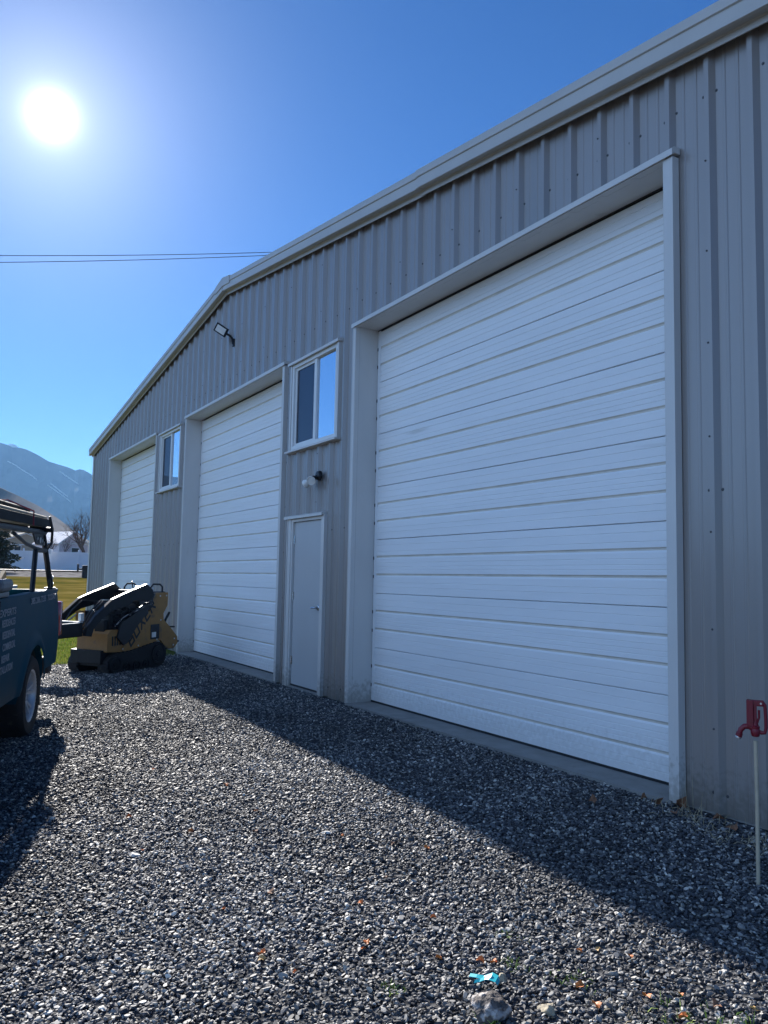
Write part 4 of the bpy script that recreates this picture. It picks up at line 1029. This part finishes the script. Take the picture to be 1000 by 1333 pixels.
# ------------------------------------------------------------------ small things on the gravel
def rockm(seed, sx, sy, sz, sub=4):
    rnd = random.Random(seed); bm = bmesh.new(); bmesh.ops.create_icosphere(bm, subdivisions=sub, radius=1)
    pls = [(Vector((rnd.gauss(0, 1), rnd.gauss(0, 1), rnd.gauss(0, 1))).normalized(), rnd.uniform(.6, .85)) for _ in range(11)]
    for v in bm.verts:
        for n_, d_ in pls:
            t = v.co.dot(n_)
            if t > d_: v.co -= n_ * (t - d_)
        v.co *= 1 + .13 * mn.fractal(v.co * 2.6 + Vector((seed, 0, 0)), .8, 2, 6) + .05 * abs(mn.noise(v.co * 6))
        v.co = Vector((v.co.x * sx, v.co.y * sy, v.co.z * sz))
    bm.verts.index_update(); mb = MB(); mb.add([v.co for v in bm.verts], [[v.index for v in f.verts] for f in bm.faces]); bm.free(); return mb
def rock(name, x, y, s, m, label, cat, seed, up=.35, rz=0):
    o = rockm(seed, *s).build(name, m, None, smooth=True); o.location = (x, y, gz2(x, y) + s[2] * up); o.rotation_euler = (0, 0, rz); tag(o, label, cat); return o
rock('rock', -2.293, -2.527, (.078, .064, .056), M['rock'], 'large mottled grey-brown rock on the gravel below the teal ribbon', 'rock', 2, .45, .4)
rock('rock', -2.215, -2.335, (.040, .030, .026), M['rocktan'], 'small tan blocky rock right of the large mottled rock', 'rock', 6, .5, .2)
rock('rock', -2.47, -2.33, (.022, .017, .02), M['rocktan'], 'round brownish pebble just right of the teal ribbon', 'rock', 12, .6)
rock('pebble', -4.62, -3.17, (.038, .022, .014), M['pebble'], 'flat white stone on the sunlit gravel near the truck shadow', 'stone', 8, .9, .8)
rock('pebble', -4.30, -2.15, (.040, .016, .010), M['pebble'], 'thin pale stone lying right of centre in the sunlit gravel', 'stone', 9, 1.2, .6)
rock('pebble', -3.28, -3.44, (.036, .016, .009), M['rocktan'], 'pale tan flat stone at the near left edge of the gravel', 'stone', 10, 1.3, .7)
# ribbon
rb = MB()
def strip(pts, w0):
    o = len(rb.v)
    for i, (x, y, z) in enumerate(pts):
        w_ = w0[i]; rb.v += [(x, y - w_, z), (x, y + w_, z + .004), (x, y + w_, z + .0055), (x, y - w_, z + .0015)]
    for i in range(len(pts) - 1):
        for a_, b2 in ((0, 1), (1, 2), (2, 3), (3, 0)): rb.f.append((o + 4 * i + a_, o + 4 * i + b2, o + 4 * i + 4 + b2, o + 4 * i + 4 + a_))
    rb.f += [(o, o + 1, o + 2, o + 3), (o + 4 * len(pts) - 4, o + 4 * len(pts) - 3, o + 4 * len(pts) - 2, o + 4 * len(pts) - 1)]
strip([(-.042, 0, .012), (-.02, .0, .014), (.0, .003, .012), (.022, .006, .020), (.040, .006, .016), (.046, .006, .006)], [.006, .006, .009, .019, .017, .010])
strip([(-.018, -.026, .010), (-.006, -.014, .010), (.006, -.002, .014), (.024, .004, .022)], [.006, .006, .008, .008])
o = rb.build('ribbon', M['teal'], None); o.location = (-2.467, -2.424, gz2(-2.467, -2.424) + .020); o.rotation_euler = (0, 0, R(34)); o.scale = (1.25, 1.25, 1.25); tag(o, 'scrap of bright teal ribbon lying on the gravel', 'ribbon')
# fallen leaves
LEAVES = [(640,1252),(537,1243),(560,1105),(595,1107),(748,1216),(776,1206),(655,1250),(770,1290),(846,1292),(820,1279),(870,1255),(530,1252),(380,1268),(386,1275),(430,1288),(92,1083),(206,1076),(460,1097),(318,1102),(150,1120),(284,1201),(960,1300),(986,1292),(820,1064)]
# ground positions of the leaves (x, y)
LP = [(-2.62,-2.32),(-2.99,-2.62),(-3.93,-1.92),(-3.78,-1.80),(-2.49,-1.92),(-2.46,-1.84),(-2.58,-2.28),(-2.15,-2.17),(-1.94,-1.97),(-2.10,-1.97),(-1.94,-1.80),(-2.95,-2.66),(-3.14,-3.02),(-3.10,-3.04),(-2.93,-2.97),(-5.28,-3.05),(-4.80,-2.80),(-4.20,-2.10),(-4.55,-2.50),(-4.66,-3.12),(-3.66,-3.00),(-1.72,-1.75),(-1.70,-1.66),(-2.35,-1.78),(-2.72,-2.45),(-3.35,-2.45),(-3.55,-2.20),(-3.05,-2.25),(-2.05,-1.85),(-1.85,-1.72),(-5.6,-2.3),(-6.4,-2.6),(-4.9,-2.35),(-2.28,-2.12),(-3.7,-2.75)]
protos = []
for k in range(3):
    rnd = random.Random(40 + k); mb = MB(); n = 9; pts = []
    for i in range(n):
        a_ = 2 * pi * i / n; r_ = (.017 if i % 2 else .010) * rnd.uniform(.75, 1.25); pts.append((r_ * 1.3 * cos(a_), r_ * sin(a_), .010 + .006 * sin(a_ * 2 + k) + rnd.uniform(-.002, .002)))
    vs = [(0, 0, .006)] + pts; vs2 = [(a, b, c + .0012) for a, b, c in vs]
    mb.v = vs + vs2; mb.f = [(0, 1 + i, 1 + (i + 1) % n) for i in range(n)] + [(n + 1, n + 2 + (i + 1) % n, n + 2 + i) for i in range(n)] + [(1 + i, n + 2 + i, n + 2 + (i + 1) % n, 1 + (i + 1) % n) for i in range(n)]
    protos.append(mb.build('fallen_leaf', M[('leaf', 'leafbrown', 'leaftan')[k]], None))
lab = {0: 'small curled orange leaf lying on the sunlit gravel', 1: 'small dry brown leaf lying on the sunlit gravel', 2: 'small dry tan leaf lying on the sunlit gravel'}
rnd = random.Random(77); used = set()
for i, (x, y) in enumerate(LP):
    k = (0, 0, 1, 0, 0, 2, 0, 0)[i % 8]
    o = protos[k] if k not in used else protos[k].copy()
    if k in used: COL.objects.link(o)
    used.add(k)
    o.location = (x, y, gz2(x, y) + .013); o.rotation_euler = (rnd.uniform(-.4, .4), rnd.uniform(-.4, .4), rnd.uniform(0, 6)); s_ = rnd.uniform(.65, 1.2); o.scale = (s_, s_, s_)
    tag(o, lab[k], 'leaf', ('orange leaves on the gravel', 'brown leaves on the gravel', 'tan leaves on the gravel')[k])
for i in range(3):
    if i not in used: bpy.data.objects.remove(protos[i])
for i, (x, y, s_) in enumerate([(-3.50, -.06, 2.6), (-3.62, -.14, 2.0), (-3.20, -.10, 2.2), (-3.42, -.20, 1.8), (-3.05, -.15, 1.8), (-3.9, -.42, 1.8), (-3.74, -.12, 1.8)]):
    o = protos[1].copy(); COL.objects.link(o); o.location = (x, y, gz2(x, y) + .02); o.rotation_euler = (rnd.uniform(-.9, .9), rnd.uniform(-.9, .9), rnd.uniform(0, 6)); o.scale = (s_, s_, s_)
    tag(o, 'large dry brown leaf drifted against the base of the wall', 'leaf', 'brown leaves along the wall base')
# dry stalks at the wall base and weeds
def tuft(x, y, n, h, m, label, cat, seed, spread=.05, flat=.5, w0=.0016, name='weed'):
    rnd = random.Random(seed); mb = MB()
    for _ in range(n):
        a_ = rnd.uniform(0, 6.28); bx, by = rnd.gauss(0, spread), rnd.gauss(0, spread * .6); l = h * rnd.uniform(.5, 1.1); fl = rnd.uniform(.1, 1) * flat
        pts = [(bx, by, 0), (bx + cos(a_) * l * fl * .4, by + sin(a_) * l * fl * .4, l * .55 * (1 - fl * .4)), (bx + cos(a_) * l * fl, by + sin(a_) * l * fl, l * (1 - fl * .75))]
        mb.tube(pts, [w0, w0 * .9, w0 * .3], 3, cap=False)
    o = mb.build(name, m, None, recalc=False); o.location = (x, y, gz2(x, y)); tag(o, label, cat); return o
tuft(-3.38, -.12, 46, .13, M['straw'], 'tangle of dry stalks at the foot of the wall by the near door', 'dry weeds', 1, .12, 1.1, name='dry_weeds')
tuft(-2.98, -.26, 60, .09, M['straw'], 'matted dry grass on the gravel beside the hydrant pipe', 'dry weeds', 2, .17, 1.2, name='dry_weeds')
tuft(-3.44, -.05, 5, .30, M['straw'], 'few tall dry stems standing against the wall by the near door frame', 'dry weeds', 12, .04, .25, name='dry_weeds')
tuft(-2.28, -2.55, 34, .05, M['weed'], 'green grass tuft in front of the large mottled rock', 'weed', 3, .03, .6, .0020)
tuft(-2.55, -2.22, 26, .035, M['weed'], 'small green sprig in the gravel behind the teal ribbon', 'weed', 4, .03, .8, .0018)
tuft(-2.33, -2.10, 36, .04, M['weed'], 'sparse green weed in the gravel above the tan blocky rock', 'weed', 5, .05, .8, .0018)
tuft(-1.90, -1.95, 50, .05, M['weed'], 'spreading green weed at the near right edge of the sunlit gravel', 'weed', 6, .09, .8, .0018)
tuft(-2.10, -2.13, 30, .045, M['straw'], 'pale dry sprig in the sunlit gravel at lower right', 'weed', 7, .05, .7, .0016)

tuft(-2.62, -2.72, 22, .04, M['weed'], 'tiny green sprig at the bottom edge left of the mottled rock', 'weed', 21, .03, .8, .0018)
tuft(-1.72, -1.86, 60, .055, M['weed'], 'bushy green weed at the bottom right corner of the gravel', 'weed', 22, .08, .8, .0020)
tuft(-2.02, -2.05, 30, .03, M['straw'], 'low pale straw scrap among the weeds at lower right', 'weed', 23, .06, 1.0, .0016)
tuft(-1.62, -1.62, 50, .05, M['straw'], 'pale dry tuft at the right edge where the shade begins', 'weed', 24, .07, .9, .0018)
tuft(-2.75, -2.05, 22, .03, M['weed'], 'small green sprig in the gravel just outside the building shadow', 'weed', 25, .05, .9, .0016)

# ------------------------------------------------------------------ light, sky, air, camera
SKY = .05; SKY_FILL = .545
EL, AZ = R(28.5), R(6.7)                          # sun height; bearing measured from -X towards +Y
sd = Vector((-cos(EL) * cos(AZ), cos(EL) * sin(AZ), sin(EL)))
sl = bpy.data.lights.new('sun', 'SUN'); sl.energy = 5.0; sl.angle = R(.53); sl.color = (1.0, .95, .89)
so = bpy.data.objects.new('sun', sl); COL.objects.link(so); so.rotation_euler = (-sd).to_track_quat('-Z', 'Y').to_euler(); so.location = (-20, 5, 20)
wd = bpy.data.worlds.new('World'); sc.world = wd; wd.use_nodes = True
nt = wd.node_tree; nt.nodes.clear(); L = nt.links.new
out = N(nt, 'OutputWorld'); bg = N(nt, 'Background'); sky = N(nt, 'TexSky'); sky.sky_type = 'NISHITA'; sky.sun_disc = False
sky.sun_elevation = EL; sky.sun_rotation = math.atan2(sd.x, sd.y); sky.altitude = 1400; sky.air_density = 1.0; sky.dust_density = .3; sky.ozone_density = 3.0
bg.inputs[1].default_value = SKY
hs_ = N(nt, 'HueSaturation'); hs_.inputs['Saturation'].default_value = 1.25; L(sky.outputs[0], hs_.inputs['Color'])
wb = N(nt, 'VectorMath', operation='MULTIPLY'); wb.inputs[1].default_value = (.455, .665, .93); L(hs_.outputs[0], wb.inputs[0]); L(wb.outputs[0], bg.inputs[0])
# the sun's own glare in the sky: bright core and soft aureole round the sun's direction
tc = N(nt, 'TexCoord'); dp = N(nt, 'VectorMath', operation='DOT_PRODUCT'); L(tc.outputs['Generated'], dp.inputs[0]); dp.inputs[1].default_value = sd
ac = N(nt, 'Math', operation='ARCCOSINE'); L(dp.outputs['Value'], ac.inputs[0])
def fall(scale_deg, power, amp):
    a_ = N(nt, 'Math', operation='DIVIDE'); L(ac.outputs[0], a_.inputs[0]); a_.inputs[1].default_value = R(scale_deg)
    p_ = N(nt, 'Math', operation='POWER'); L(a_.outputs[0], p_.inputs[0]); p_.inputs[1].default_value = power
    n_ = N(nt, 'Math', operation='MULTIPLY'); L(p_.outputs[0], n_.inputs[0]); n_.inputs[1].default_value = -1
    e_ = N(nt, 'Math', operation='EXPONENT'); L(n_.outputs[0], e_.inputs[0])
    m_ = N(nt, 'Math', operation='MULTIPLY'); L(e_.outputs[0], m_.inputs[0]); m_.inputs[1].default_value = amp
    return m_.outputs[0]
ad = N(nt, 'Math', operation='ADD'); L(fall(.54, 1.15, 3.4), ad.inputs[0]); L(fall(4.6, 1, .34), ad.inputs[1])
bg2 = N(nt, 'Background'); bg2.inputs[0].default_value = (1, .98, .95, 1); L(ad.outputs[0], bg2.inputs[1])
ash = N(nt, 'AddShader'); L(bg.outputs[0], ash.inputs[0]); L(bg2.outputs[0], ash.inputs[1]); 
# added cloud-like fill in the unseen sky behind the camera, brightening the shaded doors
sp_ = N(nt, 'SeparateXYZ'); L(tc.outputs['Generated'], sp_.inputs[0])
d2_ = N(nt, 'VectorMath', operation='DOT_PRODUCT'); L(tc.outputs['Generated'], d2_.inputs[0]); d2_.inputs[1].default_value = (.06, -.998, 0)
m1_ = N(nt, 'MapRange', interpolation_type='SMOOTHSTEP'); m1_.inputs['From Min'].default_value = .38; m1_.inputs['From Max'].default_value = .80; L(d2_.outputs['Value'], m1_.inputs[0])
cn = N(nt, 'TexNoise'); cn.inputs['Scale'].default_value = 2.6; cn.inputs['Detail'].default_value = 7; cm = N(nt, 'Mapping'); cm.inputs['Scale'].default_value = (1, 1, 3.5); L(tc.outputs['Generated'], cm.inputs[0]); L(cm.outputs[0], cn.inputs['Vector'])
m2_ = N(nt, 'MapRange'); m2_.inputs['From Min'].default_value = .35; m2_.inputs['From Max'].default_value = .65; m2_.inputs['To Min'].default_value = .55; m2_.inputs['To Max'].default_value = 1.25; L(cn.outputs['Fac'], m2_.inputs[0])
mu = N(nt, 'Math', operation='MULTIPLY'); L(m1_.outputs[0], mu.inputs[0]); L(m2_.outputs[0], mu.inputs[1])
m3_ = N(nt, 'Math', operation='MULTIPLY'); L(mu.outputs[0], m3_.inputs[0]); m3_.inputs[1].default_value = SKY_FILL
bg3 = N(nt, 'Background'); bg3.inputs[0].default_value = (.45, .66, .98, 1); L(m3_.outputs[0], bg3.inputs[1])
as2 = N(nt, 'AddShader'); L(ash.outputs[0], as2.inputs[0]); L(bg3.outputs[0], as2.inputs[1]); L(as2.outputs[0], out.inputs[0])

HAZE = .8e-4
if HAZE:
    hz = MB(); hz.box(-4600, 4600, -4600, 4600, -2.5, 475)
    m = bpy.data.materials.new('haze_air'); m.use_nodes = True; nt = m.node_tree; nt.nodes.clear()
    out = N(nt, 'OutputMaterial'); pv = N(nt, 'VolumePrincipled'); pv.inputs['Color'].default_value = (.26, .56, 1, 1); pv.inputs['Density'].default_value = HAZE; pv.inputs['Anisotropy'].default_value = .3
    nt.links.new(pv.outputs[0], out.inputs['Volume'])
    tag(hz.build('haze', m), 'pale blue haze over the valley', None, None, 'stuff')

cam = bpy.data.cameras.new('camera'); co = bpy.data.objects.new('camera', cam); COL.objects.link(co); sc.camera = co
yaw, pit, rol = 0.5343696882, 0.0843197616, 0.0197116295
F = Vector((-cos(yaw) * cos(pit), sin(yaw) * cos(pit), sin(pit))); Rv = F.cross(Vector((0, 0, 1))).normalized(); U = Rv.cross(F)
R2 = Rv * cos(rol) + U * sin(rol); U2 = U * cos(rol) - Rv * sin(rol)
mw = Matrix((R2, U2, -F)).transposed().to_4x4(); mw.translation = (0, -4.35, 1.37772); co.matrix_world = mw
cam.sensor_fit = 'VERTICAL'; cam.sensor_height = 24; cam.lens = 24 * 1045 / 1333; cam.clip_start = .05; cam.clip_end = 12000
sc.view_settings.view_transform = 'Standard'; sc.view_settings.look = 'None'; sc.view_settings.gamma = 1; sc.view_settings.exposure = 1.25
sc.cycles.use_denoising = True; sc.cycles.max_bounces = 6; sc.cycles.transparent_max_bounces = 16; sc.cycles.volume_bounces = 1
try: sc.cycles.denoising_prefilter = 'ACCURATE'
except Exception: pass
